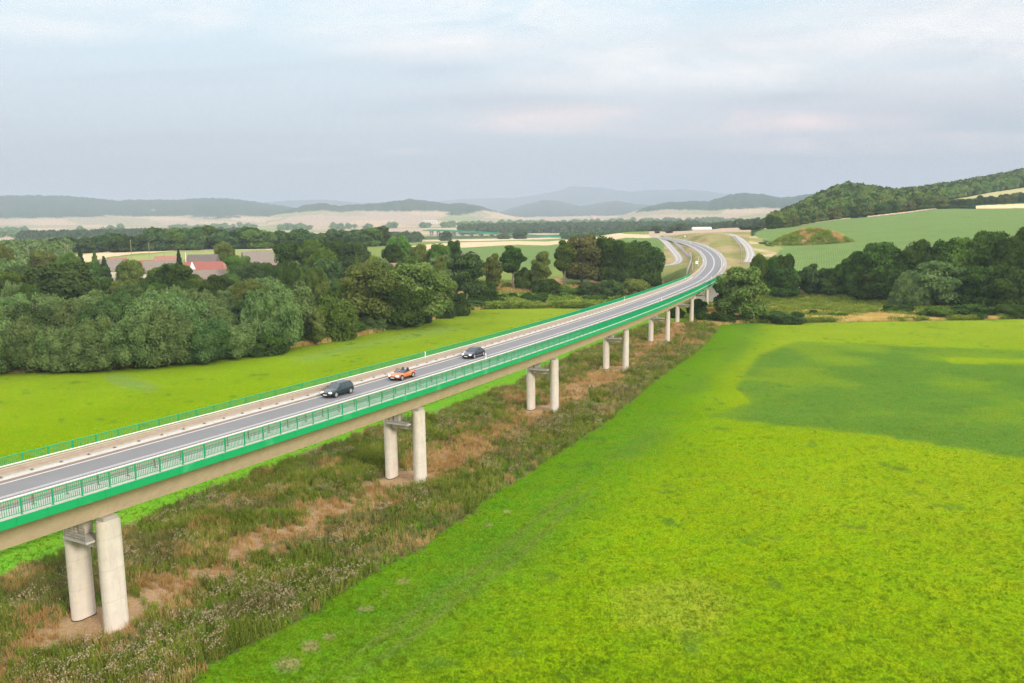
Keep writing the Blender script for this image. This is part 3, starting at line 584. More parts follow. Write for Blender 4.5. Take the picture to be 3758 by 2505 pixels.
# close the small disc under the camera
V = np.vstack([V, [[0, 0, 0]]])
ter = link_mesh('terrain', V, Fq, 'land_cover', smooth_=True)
me = ter.data
for nm_, dat in (('cover', cov), ('grain', gr)):
    at_ = me.attributes.new(nm_, 'FLOAT_COLOR' if nm_ == 'cover' else 'FLOAT_VECTOR', 'POINT')
    if nm_ == 'cover':
        a4 = np.ones((len(V), 4), np.float32); a4[:-1, :3] = dat.reshape(-1, 3); a4[-1, :3] = C_MEADOW; at_.data.foreach_set('color', a4.ravel())
    else:
        a3 = np.zeros((len(V), 3), np.float32); a3[:-1] = dat.reshape(-1, 3); at_.data.foreach_set('vector', a3.ravel())
tag(ter, 'valley floor of green meadows and stubble fields rising to wooded hills', 'ground', kind='structure')
def zt(x, y): return float(build_height(np.array([float(x)]), np.array([float(y)]))[0])

# ------------------------------------------------------------------ locating things on the road
def project(p):
    d = np.asarray(p, float)-np.array([0, 0, CAMZ]); z = d@_F
    return np.array([PW/2+PF*(d@CR)/z, PH/2-PF*(d@CU)/z])
def s_at(X, u, dz=0.0, lo=-70, hi=300):
    for _ in range(40):
        m_ = (lo+hi)/2
        if project(axp(m_, u, dz))[0] < X: lo = m_
        else: hi = m_
    return m_
def on_road(X, Y):
    s, u = s_at(X, 0), 0.0
    for _ in range(20):
        p0 = project(axp(s, u)); e = np.array([X, Y])-p0
        J = np.stack([(project(axp(s+.1, u))-p0)/.1, (project(axp(s, u+.1))-p0)/.1], 1); ds = np.linalg.solve(J, e); s += float(np.clip(ds[0], -8, 8)); u += float(np.clip(ds[1], -3, 3))
    return s, u
# ------------------------------------------------------------------ road surface and markings
S0 = -118.0; st_all = np.concatenate([np.arange(S0, S_FAR-2, 3.0)])
def strip(name, u0, u1, dz, mat, s0=S0, s1=None, parent=None, z1=None):
    s1 = s1 or S_FAR-3; st = np.append(np.arange(s0, s1, 2.0), s1); V = []
    for s in st: V += [axp(s, u0, dz), axp(s, u1, dz if z1 is None else z1)]
    n = len(st); F = np.array([(2*i, 2*i+1, 2*i+3, 2*i+2) for i in range(n-1)]); return link_mesh(name, V, F, mat, parent)
road = strip('road', -3.35, 3.6, 0.0, 'asphalt'); tag(road, 'two lane asphalt road running over the viaduct and curving left into the hill', 'road', kind='structure')
strip('edge_line', -3.19, -2.97, .006, 'road_paint', parent=road); strip('edge_line', 3.12, 3.34, .006, 'road_paint', parent=road)
strip('centre_line', -.02, .08, .006, 'road_paint', parent=road, s1=150); strip('centre_line', .22, .32, .006, 'road_paint', parent=road, s1=150)
strip('centre_line', -.04, .12, .006, 'road_paint', parent=road, s0=150); strip('centre_line', .24, .38, .006, 'road_paint', parent=road, s0=150)
j = strip('expansion_joint', -3.3, 3.55, .009, 'pale_concrete', s0=S_AB-.2, s1=S_AB+.2, parent=road)
sh = strip('verge_gravel', -4.6, -3.35, -.02, 'gravel', s0=S_AB+.3, z1=-.004, parent=road); strip('verge_gravel', 3.6, 5.3, -.004, 'gravel', s0=S_AB+.3, z1=-.05, parent=road)
def track(P, name, label):
    t = np.gradient(P[:, :2], axis=0); t /= np.linalg.norm(t, axis=1)[:, None]; nrm = np.stack([t[:, 1], -t[:, 0]], 1)
    def mk(nm, a, b_, dz, mat, par=None):
        V = []
        for k in range(len(P)): V += [(*(P[k, :2]+nrm[k]*a), P[k, 2]+dz), (*(P[k, :2]+nrm[k]*b_), P[k, 2]+dz)]
        return link_mesh(nm, V, np.array([(2*i, 2*i+1, 2*i+3, 2*i+2) for i in range(len(P)-1)]), mat, par)
    o = mk(name, -2.0, 2.0, .02, 'gravel'); tag(o, label, 'path', kind='structure'); mk('wheel_rut', -1.25, -.55, .035, 'gravel_rut', o); mk('wheel_rut', .55, 1.25, .035, 'gravel_rut', o)
track(TL3, 'path', 'pale gravel track between the bean field and the mesh fence left of the road')
track(TR3, 'path', 'pale gravel track curving up beside the slope right of the road')

# ------------------------------------------------------------------ the viaduct
via = empty('viaduct', tuple(axp(0, 0, -12.3)))
tag(via, 'long curved road viaduct on paired concrete columns with bright green railings', 'viaduct')
stb = np.append(np.arange(S0, S_AB, 3.0), S_AB)
def keep(o, par):                                                 # parent while keeping world coordinates
    o.parent = par; o.matrix_parent_inverse = Matrix.Translation(-Vector(par.location)) if par.parent is None else Matrix.Identity(4)
    return o
def vb(mb, name, mat, par=via, smooth_=False):
    o = mb.build(name, mat, None, smooth_); keep(o, par); return o
g = MB(); g.sweep(stb, [(-2.0, -3.08), (2.0, -3.08), (3.35, -1.0), (3.6, -.72), (5.88, -.30), (5.88, -.07), (-5.15, -.07), (-5.15, -.30), (-3.6, -.72), (-3.35, -1.0)]); vb(g, 'girder', 'beam_concrete')
g = MB(); g.sweep(stb, [(3.6, -.068), (5.50, -.068), (5.50, .22), (3.6, .17)]); vb(g, 'walkway', 'pale_concrete')
g = MB(); g.sweep(stb, [(5.502, -.068), (5.90, -.068), (5.90, .292), (5.502, .292)]); vb(g, 'kerb_beam', 'pale_concrete')
g = MB(); g.sweep(stb, [(-3.78, -.068), (-3.78, .12), (-5.17, .15), (-5.17, -.068)]); vb(g, 'walkway', 'deck_concrete')
g = MB(); g.sweep(stb, [(-3.778, -.068), (-3.778, .03), (-3.352, .004), (-3.352, -.068)]); vb(g, 'gutter', 'gutter_dirt')
def band(u0, u1):                                                # precast painted units with open joints
    g = MB(); s = S0
    while s < S_AB-2.1:
        g.sweep([s, s+1.0, s+2.085], [(u0, -.33), (u1, -.33), (u1, .262), (u0, .262)]); s += 2.1
    return g
vb(band(5.905, 5.985), 'edge_band', 'green_band'); vb(band(-5.26, -5.18), 'edge_band', 'green_band')
LN = 2.1
POST_S = np.arange(S0+.5, S_AB, LN)
def railing(u, z0, label):
    g = MB()
    st = np.append(np.arange(S0, S_AB, 2.0), S_AB)
    g.sweep(st, [(u-.035, z0+1.10), (u+.035, z0+1.10), (u+.035, z0+1.16), (u-.035, z0+1.16)])
    g.sweep(st, [(u-.02, z0+.12), (u+.02, z0+.12), (u+.02, z0+.16), (u-.02, z0+.16)])
    for s in np.arange(S0, S_AB, .15):
        p = axp(s, u, z0+.63); g.box(p, (.042, .026, .96), axt(s))
    r_ = vb(g, 'railing', 'green_paint'); tag(r_, label)
    ind = [s for s in POST_S if s > -38][:99]; rest = [s for s in POST_S if s not in ind]
    pm = MB(); pm.box((0, 0, .58), (.07, .075, 1.16)); pm.box((0, 0, .01), (.16, .16, .02)); first = None
    for s in ind:
        o = pm.build('post', 'green_paint') if first is None else first.copy()
        if first is None: first = o
        else: COL.objects.link(o)
        p = axp(s, u, z0); t = axt(s); o.parent = r_; o.matrix_parent_inverse = Matrix.Identity(4)
        o.location = Vector(p); o.rotation_euler = (0, 0, math.atan2(-t[0], t[1]))
        o['group'] = 'green railing posts'
    g = MB()
    for s in rest:
        p = axp(s, u, z0); g.box((p[0], p[1], p[2]+.58), (.07, .075, 1.16), axt(s))
    o = g.build('posts', 'green_paint', r_); o['kind'] = 'stuff'
railing(5.78, .29, 'green steel railing on the near edge of the deck'); railing(-5.05, .32, 'green steel railing on the far edge of the deck')
def guard(u, z0, face, s1, double, label, h=1.03):
    """steel crash barrier: w-beam on the road side, tube on top, posts on base plates"""
    g = MB(); f = face; st = np.append(np.arange(S0, s1, 2.0), s1)
    def wb(zc): return [(u+f*.10, zc-.155), (u+f*.17, zc-.12), (u+f*.17, zc-.06), (u+f*.11, zc-.02), (u+f*.11, zc+.02), (u+f*.17, zc+.06), (u+f*.17, zc+.12), (u+f*.10, zc+.155), (u+f*.095, zc+.15), (u+f*.095, zc-.15)]
    for zc in ((.30, .585) if double else (.60,)): g.sweep(st, [(a, b_+z0) for a, b_ in wb(zc)])
    if not double: g.sweep(st, [(u-.02, z0+.28), (u+.02, z0+.28), (u+.02, z0+.33), (u-.02, z0+.33)])
    r_ = vb(g, 'guard_rail', 'galvanised'); tag(r_, label)
    g = MB()
    g.sweep(st, [(u+.06*math.cos(a), z0+h+.06*math.sin(a)) for a in np.linspace(0, 2*math.pi, 7)[:-1]]); o = g.build('top_rail', 'pale_rail', r_); o.matrix_parent_inverse = Matrix.Identity(4)
    pm = MB(); pm.box((0, 0, h/2), (.10, .05, h)); pm.box((0, 0, .04), (.28, .26, .06), taper=.4); first = None
    ps = [s for s in np.arange(S0+1, s1, 2.4)]; ind = [s for s in ps if s > -38][:99]
    for s in ind:
        o = pm.build('post', 'post_brown') if first is None else first.copy()
        if first is None: first = o
        else: COL.objects.link(o)
        p = axp(s, u, z0); t = axt(s); o.parent = r_; o.matrix_parent_inverse = Matrix.Identity(4); o.location = Vector(p); o.rotation_euler = (0, 0, math.atan2(-t[0], t[1])); o['group'] = 'guard rail posts'
    g = MB()
    for s in ps:
        if s not in ind: p = axp(s, u, z0); g.box((p[0], p[1], p[2]+h/2), (.10, .05, h), axt(s))
    if g.V: o = g.build('posts', 'galvanised', r_); o['kind'] = 'stuff'
guard(-4.24, .13, 1, 300, True, 'double beam guard rail on the far side of the lanes', .84)
guard(4.15, .18, -1, 300, False, 'guard rail between the lanes and the near walkway', .84)
# fix children of the parts: their world offset must cancel the viaduct's own location
for part in list(via.children):
    for ch in part.children: ch.matrix_parent_inverse = Matrix.Identity(4)

PIER_S = [-41.3, 0.0, 41.5, 82.3, 123.0, 164.9, 206.3, 251.6]
def stadium(rad, hl, n=10):
    P = []
    for k in range(n+1): a = math.pi*k/n; P.append((rad*math.cos(a), hl+rad*math.sin(a)))
    for k in range(n+1): a = math.pi+math.pi*k/n; P.append((rad*math.cos(a), -hl+rad*math.sin(a)))
    return P
def prism(mb, prof, z0, z1, flip=False):
    n = len(prof); b0 = len(mb.V); mb.V += [(x, y, z0) for x, y in prof]+[(x, y, z1) for x, y in prof]
    mb.F += [tuple(range(b0, b0+n))[::-1], tuple(range(b0+n, b0+2*n))]+[(b0+k, b0+(k+1) % n, b0+n+(k+1) % n, b0+n+k) for k in range(n)]
for pi_, s in enumerate(PIER_S):
    top = float(np.interp(s, _SP, AX[:, 2]))-ZD; c = axp(s, 0, 0); t = axt(s); rz = math.atan2(-t[0], t[1]); gz = 0.0
    pr = empty('pier', tuple(Vector((c[0], c[1], gz))-Vector(via.location)), rz); pr.parent = via
    pr['group'] = 'piers of the viaduct'
    for sx in (-1, 1):
        cm = MB(); prism(cm, [(x+sx*2.1, y) for x, y in stadium(.52, .46)], -1.0, top-.12)
        prism(cm, [(x+sx*2.1, y) for x, y in stadium(.47, .43)], top-.12, top)
        o = cm.build('column', 'pier_concrete', pr)
        cm = MB(); cm.box((sx*2.05, 0, top+.15), (.85, 1.2, .30)); cm.build('bearing_block', 'pale_concrete', pr)
    if sx: cm = MB(); prism(cm, [(x-2.1, y) for x, y in stadium(.54, .48)], -.4, .07); cm.build('footing', 'tyre_rubber', pr)
    cm = MB(); cm.box((0, 0, top-2.05), (3.2, .85, .75)); cm.build('crossbeam', 'pier_concrete', pr)
    cm = MB(); cm.box((0, -.98, top-1.62), (3.0, 1.06, .16)); cm.build('platform', 'deck_concrete', pr)
    cm = MB(); cm.box((-.95, .1, top-.66), (.75, .8, 1.9)); cm.build('bearing_wall', 'pier_concrete', pr)
    cm = MB()
    for x in (-1.3, 0, 1.3): cm.box((x, -1.44, top-1.0), (.06, .06, 1.08))
    for z in (.12, .34, .56, .78, 1.04): cm.box((0, -1.44, top-1.54+z), (2.66, .035, .035))
    cm.build('platform_railing', 'grey_steel', pr)
    cm = MB()
    for x in (0.3, 1.0): cm.box((x, .45, top-1.1), (.05, .05, 1.0))
    for z in (.2, .45, .7, .95): cm.box((.35, .47, top-1.62+z), (1.5, .03, .03))
    cm.build('rear_railing', 'green_paint', pr)
# abutment block
g = MB(); ca = axp(S_AB+1.0, 0.3, 0); g.box((ca[0], ca[1], ca[2]-4.5), (10.6, 2.0, 8.6), axt(S_AB)); vb(g, 'abutment', 'pale_concrete')
via_t = -Vector(via.location)

# ------------------------------------------------------------------ roadside posts, signs, fences
def delineator(p, rz, label):
    r_ = empty('delineator_post', tuple(p), rz)
    m_ = MB(); m_.box((0, 0, .5), (.12, .09, 1.0)); m_.box((0, -.01, 1.02), (.12, .06, .05), taper=.6); m_.build('post', 'white_plastic', r_)
    m_ = MB(); m_.box((0, -.052, .72), (.07, .012, .18)); m_.build('reflector', 'red_reflector', r_)
    tag(r_, label, 'marker post', 'white marker posts along the road'); return r_
for (X, u, base, lab) in [(1561, -4.24, 1.10, 'white marker post on the far guard rail above the middle of the bridge'), (1783, 4.15, 1.12, 'white marker post on the near guard rail just right of the black coupe'),
                    (2292, -4.24, 1.10, 'white marker post on the far guard rail above the fifth pier'), (2428, 4.15, 1.12, 'white marker post on the near guard rail above the sixth pier'),
                    (2515, -4.24, 1.10, 'white marker post on the far guard rail near the bridge end'), (2611, 4.15, 1.12, 'white marker post on the near guard rail at the bridge end')]:
    s = s_at(X, u, base); p = axp(s, u, base-.45); r_ = delineator(p, math.atan2(-axt(s)[0], axt(s)[1]), lab)
for (X, Y, d, lab) in [(2531, 883, 483, 'white marker post on the outer verge at the farthest bend of the road'), (2535, 904, 468, 'white marker post on the inner verge at the far bend'), (2597, 902, 437, 'white marker post on the outer verge below the grass slope'),
                       (2647, 930, 393, 'white marker post on the outer verge of the curve, nearest the slope'), (2572, 933, 405, 'white marker post on the inner verge of the curve'), (2581, 970, 366, 'white marker post at the end of the inner guard rail')]:
    p = at(X, Y, d); delineator((p[0], p[1], zt(p[0], p[1])), 0, lab)
p = at(2514, 872, 515); gzz = zt(p[0], p[1]); sg = empty('road_sign', (p[0], p[1], gzz)); tag(sg, 'small round white sign on a post at the top of the road cutting', 'road sign')
m_ = MB(); m_.tube([(0, 0, 0), (0, 0, 2.4)], .04, 8); m_.build('pole', 'grey_steel', sg)
m_ = MB(); prof = [(.42*math.cos(a), .42*math.sin(a)) for a in np.linspace(0, 2*math.pi, 21)[:-1]]; n_ = len(prof)
m_.V = [(x, -.06, 2.5+y) for x, y in prof]+[(x, -.09, 2.5+y) for x, y in prof]; m_.F = [tuple(range(n_)), tuple(range(n_, 2*n_))[::-1]]+[(k, (k+1) % n_, n_+(k+1) % n_, n_+k) for k in range(n_)]; m_.build('disc', 'white_plastic', sg)
def fence(P, h, label, gap=2.6, mesh=True, name='mesh_fence', solid=1.0):
    P = np.asarray(P, float); T = np.concatenate([[0], np.cumsum(np.hypot(*np.diff(P[:, :2], axis=0).T))])
    r_ = empty(name, tuple(P[0])); tag(r_, label, 'fence'); tt = np.arange(0, T[-1], gap)
    xy = [np.array([np.interp(t, T, P[:, 0]), np.interp(t, T, P[:, 1])]) for t in tt]; zz = [zt(q[0], q[1]) for q in xy]; o3 = Vector(r_.location)
    for q, z in zip(xy[:98], zz):
        m_ = MB(); m_.box((q[0]-o3.x, q[1]-o3.y, z-o3.z+h/2), (.09, .09, h)); o = m_.build('post', 'grey_steel', r_)
    if mesh:
        m_ = MB()
        for i in range(len(xy)-1):
            a, b_ = xy[i], xy[i+1]; d = b_-a; L = np.hypot(*d); d = d/L
            for z in np.arange(.1, h, .16): m_.tube([(a[0]-o3.x, a[1]-o3.y, zz[i]+z-o3.z), (b_[0]-o3.x, b_[1]-o3.y, zz[i+1]+z-o3.z)], .018, 3, False)
            for q in np.arange(0, L, .16):
                f_ = q/L; x, y = a+d*q; z0 = zz[i]*(1-f_)+zz[i+1]*f_; m_.box((x-o3.x, y-o3.y, z0+h/2-o3.z), (.022, .022, h), d)
        m_.build('wire', 'wire_mesh', r_)
    return r_
FL = [(2517,992,337),(2522,974,352),(2534,955,372),(2538,936,392),(2522,916,418),(2499,893,452),(2480,880,478),(2463,870,515),(2433,862,560)]
fence(poly3(FL, 4.0), 2.2, 'grey wire mesh fence following the left side of the road cutting', gap=3.0)
fence(poly3([(2722,962,366),(2721,940,392),(2719,915,425),(2712,895,452),(2690,872,497)], 4.0), 2.2, 'thin wire fence with grey posts between the grass slope and the right hand track', gap=3.2)
fence(poly3([(2475,864,545),(2520,860,530),(2570,855,515),(2620,853,508),(2675,853,515)], 5.0), 1.8, 'low wire fence along the top of the slope against the stubble field', gap=5, mesh=False)
fence(poly3([(2260,856,690),(2320,854,690),(2380,852,690)], 6.0), 1.8, 'row of thin white posts at the edge of the stubble field', gap=6, mesh=False, name='post_fence')
p = at(2556, 985, 352); gz_ = zt(p[0], p[1]); ws = empty('control_cabinet', (p[0], p[1], gz_)); tag(ws, 'white equipment box on grey legs beside the curve of the road', 'utility box')
m_ = MB(); m_.box((0, 0, 1.5), (.9, .6, 1.1)); m_.box((0, 0, 2.08), (1.0, .7, .06)); m_.build('box', 'white_plastic', ws)
m_ = MB(); [m_.box((a, b_, .47), (.07, .07, .95)) for a in (-.38, .38) for b_ in (-.22, .22)]; m_.build('frame', 'grey_steel', ws)
m_ = MB(); m_.box((0, -.31, 1.5), (.3, .02, .3)); m_.build('door_panel', 'grey_steel', ws)
for X, Y, d, lab in ((2542, 988, 346, 'left one of two thin white poles at the bridge end'), (2563, 980, 352, 'right one of two thin white poles, behind the equipment box')):
    p = at(X, Y, d); o = empty('slim_pole', (p[0], p[1], zt(p[0], p[1]))); tag(o, lab, 'pole'); m_ = MB(); m_.tube([(0, 0, 0), (0, 0, 3.4)], .05, 7); m_.build('shaft', 'white_plastic', o); m_ = MB(); m_.box((0, 0, 3.3), (.5, .08, .12)); m_.build('bracket', 'grey_steel', o)

# ------------------------------------------------------------------ cars
def car(name, label, paint_, L, Wd, wb, zb, zr, cab, roofx, open_top=False, hatch=False, driver=False):
    r_ = empty(name); tag(r_, label, 'car', 'cars driving over the viaduct'); hw = Wd/2; f, b_ = L/2, -L/2
    # stations: x, low, top, half width
    xs = [f, f-.10, f-.35, f-.9, cab[1]+.05, cab[0], b_+(.35 if hatch else .75), b_+.12, b_]
    lo = [.38, .26, .22, .20, .20, .20, .22, .28, .42]
    tp = [.52, .62, .70, zb-.10, zb, zb+.03, zb+(.03 if hatch else .02), zb-.06, zb-.22]
    wd = [.66, .80, .92, .98, 1.0, 1.0, .97, .90, .78]
    V = []; F = []
    for x, l, t_, w_ in zip(xs, lo, tp, wd):
        w_ *= hw; V += [(x, -w_*.88, l), (x, -w_, l+.14), (x, -w_*1.0, (l+t_)/2+.03), (x, -w_*.95, t_-.07), (x, -w_*.80, t_), (x, 0, t_+.035), (x, w_*.80, t_), (x, w_*.95, t_-.07), (x, w_, (l+t_)/2+.03), (x, w_, l+.14), (x, w_*.88, l)]
    k = 11
    for i in range(len(xs)-1):
        for j in range(k-1): F.append((i*k+j, (i+1)*k+j, (i+1)*k+j+1, i*k+j+1))
        F.append((i*k+k-1, (i+1)*k+k-1, (i+1)*k, i*k))
    F.append(tuple(range(k))); F.append(tuple((len(xs)-1)*k+j for j in range(k))[::-1])
    body = link_mesh('body', V, F, paint_, r_, smooth_=True)
    md = body.modifiers.new('s', 'SUBSURF'); md.levels = md.render_levels = 1
    g_ = MB(); g_.box((f-.05, 0, .34), (Wd*.72, .16, .20), (1, 0)); g_.box((b_+.06, 0, .36), (Wd*.72, .14, .18), (1, 0)); g_.build('bumper', 'black_trim', r_)
    cb, cf = cab; rb, rf = roofx; w0, w1 = hw*.88, hw*.66
    if not open_top:
        V = [(cb, -w0, zb-.02), (cf, -w0, zb-.05), (cf, w0, zb-.05), (cb, w0, zb-.02), (rb, -w1, zr-.05), (rf, -w1, zr-.05), (rf, w1, zr-.05), (rb, w1, zr-.05)]
        link_mesh('windows', V, [(0, 1, 5, 4), (1, 2, 6, 5), (2, 3, 7, 6), (3, 0, 4, 7), (4, 5, 6, 7)], 'car_glass', r_)
        g_ = MB(); g_.V = [(rb-.04, -w1-.03, zr-.06), (rf+.03, -w1-.03, zr-.06), (rf+.03, w1+.03, zr-.06), (rb-.04, w1+.03, zr-.06), (rb+.12, -w1*.8, zr), (rf-.15, -w1*.8, zr), (rf-.15, w1*.8, zr), (rb+.12, w1*.8, zr)]
        g_.F = [(0, 1, 5, 4), (1, 2, 6, 5), (2, 3, 7, 6), (3, 0, 4, 7), (4, 5, 6, 7), (3, 2, 1, 0)]; g_.build('roof', paint_, r_)
        g_ = MB()
        for sy in (-1, 1):
            for (x0, x1) in ((cf, rf), (cb, rb), ((cb+cf)/2-.1, (rb+rf)/2-.1)):
                g_.tube([(x0, sy*(w0+.005), zb-.03), (x1, sy*(w1+.012), zr-.04)], .035, 6)
        g_.build('pillars', paint_, r_)
    else:
        g_ = MB(); g_.V = [(cf, -w0, zb-.03), (cf, w0, zb-.03), (rf, w1+.06, zr), (rf, -w1-.06, zr)]; g_.F = [(0, 1, 2, 3)]; link_mesh('windscreen', g_.V, g_.F, 'car_glass', r_)
        g_ = MB(); g_.tube([(cf, -w0, zb-.03), (rf, -w1-.06, zr), (rf, w1+.06, zr), (cf, w0, zb-.03)], .03, 6); g_.build('windscreen_frame', 'black_trim', r_)
        g_ = MB(); g_.box(((cb+cf)/2-.1, 0, zb+.035), (hw*1.35, (cf-cb)*.72, .05), (1, 0)); g_.build('cockpit', 'black_trim', r_)
        for sy in (-.36, .36):
            g_ = MB(); g_.box((cb+.45, sy, zb+.10), (.46, .16, .42), (1, 0), taper=.75); g_.box((cb+.40, sy, zb+.38), (.24, .10, .18), (1, 0), taper=.8); g_.build('seat', 'seat_fabric', r_)
    for sx in (wb/2, -wb/2):
        for sy in (-1, 1):
            tr_ = MB(); R_ = .315
            def disc(m_, rad, y0, y1, n=20):
                b0 = len(m_.V)
                for y in (y0, y1):
                    for j in range(n): a = 2*math.pi*j/n; m_.V.append((sx+rad*math.cos(a), y, R_+rad*math.sin(a)))
                m_.F += [tuple(b0+j for j in range(n)), tuple(b0+n+j for j in range(n))[::-1]]+[(b0+j, b0+(j+1) % n, b0+n+(j+1) % n, b0+n+j) for j in range(n)]
            disc(tr_, R_, sy*(hw-.21), sy*(hw+.005)); w_ = tr_.build('wheel', 'tyre_rubber', r_)
            rm_ = MB(); disc(rm_, R_*.66, sy*(hw-.18), sy*(hw+.018)); rm_.build('rim', 'alloy', w_)
            for q in range(5):
                pass
            ar = MB(); disc(ar, R_*1.16, sy*(hw-.23), sy*(hw-.002)); ar.build('wheel_arch', 'black_trim', r_)
    for sy in (-1, 1):
        g_ = MB(); g_.tube([(f-.30, sy*hw*.56, .60), (f-.14, sy*hw*.58, .585), (f-.06, sy*hw*.58, .57)], [.09, .115, .06], 12); g_.box((f-.2, sy*hw*.68, .60), (.20, .24, .12), (1, -sy*.35), taper=.8); g_.build('headlight', 'headlight_lit', r_)
        g_ = MB(); g_.box((b_+.05, sy*hw*.62, .68), (.22, .10, .14), (1, 0), taper=.8); g_.build('tail_light', 'tail_red', r_)
        g_ = MB(); g_.box((cf-.25, sy*(hw+.06), zb+.06), (.14, .10, .11), (1, 0), taper=.8); g_.build('mirror', paint_, r_)
    g_ = MB(); g_.box((f+.045, 0, .38), (.50, .02, .12), (1, 0)); g_.build('licence_plate', 'plate_white', r_)
    g_ = MB(); g_.box((f+.0, 0, .52), (Wd*.36, .06, .08), (1, 0)); g_.build('grille', 'black_trim', r_)
    g_ = MB(); [g_.box((0, sy*(hw+.004), .30), (.03, wb*.62, .05), (1, 0)) for sy in (-1, 1)]; g_.build('side_sill', 'black_trim' if not driver else 'alloy', r_)
    return r_
c1 = car('hatchback_car', 'dark teal hatchback with lit headlights, first of the three cars and nearest', 'teal_paint', 4.15, 1.72, 2.50, .92, 1.46, (-1.85, .85), (-1.45, .15), hatch=True)
c2 = car('convertible_car', 'orange open top roadster driving between the two dark cars', 'orange_paint', 4.0, 1.70, 2.35, .78, 1.18, (-1.15, .55), (-1.0, .18), open_top=True)
c3 = car('coupe_car', 'black coupe with lit headlights, last of the three cars', 'navy_paint', 4.45, 1.76, 2.62, .86, 1.36, (-1.55, .75), (-.85, .10), driver=True)
for c_, (fx_, fy_), (rx_, ry_) in ((c1, (1233, 1458), (1285, 1443)), (c2, (1479, 1395), (1516, 1384)), (c3, (1741, 1315), (1775, 1305))):
    s, u = on_road((fx_+rx_)/2, (fy_+ry_)/2); print('car', s, u); u = float(np.clip(u-.86, -1.9, -1.0)); t = axt(s); c_.location = Vector(axp(s, u, .008)); c_.rotation_euler = (0, 0, math.atan2(-t[1], -t[0]))
# driver of the black coupe
def driver(at_, rz):
    J = {'pelvis': (0, 0, .42), 'belly': (-.06, 0, .60), 'chest': (-.12, 0, .80), 'neck': (-.12, 0, .95), 'head': (-.09, 0, 1.06), 'crown': (-.09, 0, 1.14),
         'sl': (-.10, .17, .88), 'el': (.12, .22, .74), 'hl': (.38, .14, .82), 'sr': (-.10, -.17, .88), 'er': (.12, -.22, .74), 'hr': (.38, -.14, .82),
         'kl': (.42, .12, .50), 'fl': (.72, .12, .28), 'kr': (.42, -.12, .50), 'fr': (.72, -.12, .28)}
    E_ = [('pelvis', 'belly'), ('belly', 'chest'), ('chest', 'neck'), ('neck', 'head'), ('head', 'crown'), ('chest', 'sl'), ('sl', 'el'), ('el', 'hl'), ('chest', 'sr'), ('sr', 'er'), ('er', 'hr'), ('pelvis', 'kl'), ('kl', 'fl'), ('pelvis', 'kr'), ('kr', 'fr')]
    rad = {'pelvis': .15, 'belly': .14, 'chest': .15, 'neck': .055, 'head': .095, 'crown': .07, 'sl': .07, 'sr': .07, 'el': .048, 'er': .048, 'hl': .035, 'hr': .035, 'kl': .075, 'kr': .075, 'fl': .05, 'fr': .05}
    ks_ = list(J); me_ = bpy.data.meshes.new('person'); me_.from_pydata([J[k] for k in ks_], [(ks_.index(a), ks_.index(b_)) for a, b_ in E_], []); me_.materials.append(MATS['skin'])
    o = bpy.data.objects.new('person', me_); COL.objects.link(o); md = o.modifiers.new('skin', 'SKIN'); o.modifiers.new('sub', 'SUBSURF').render_levels = 2
    for k, v in zip(ks_, me_.skin_vertices[0].data): v.radius = (rad[k], rad[k])
    me_.skin_vertices[0].data[0].use_root = True
    o.location = at_; o.rotation_euler = (0, 0, rz); tag(o, 'driver in a brown top holding the wheel of the black coupe', 'person')
    m_ = MB(); m_.tube([(-.19, 0, .62), (-.16, 0, .80), (-.12, 0, .93)], [.17, .19, .08], 12); m_.build('shirt', 'shirt', o, True)
    m_ = MB(); m_.tube([(-.13, 0, 1.07), (-.11, 0, 1.15), (-.09, 0, 1.19)], [.105, .095, .04], 12); m_.build('hair', 'hair', o, True)
    return o
tv = axt(on_road(1758, 1310)[0]); lft = np.array([tv[1], -tv[0]])
driver(tuple(np.array(c3.location)+np.array([lft[0]*.38, lft[1]*.38, .02])), c3.rotation_euler[2])

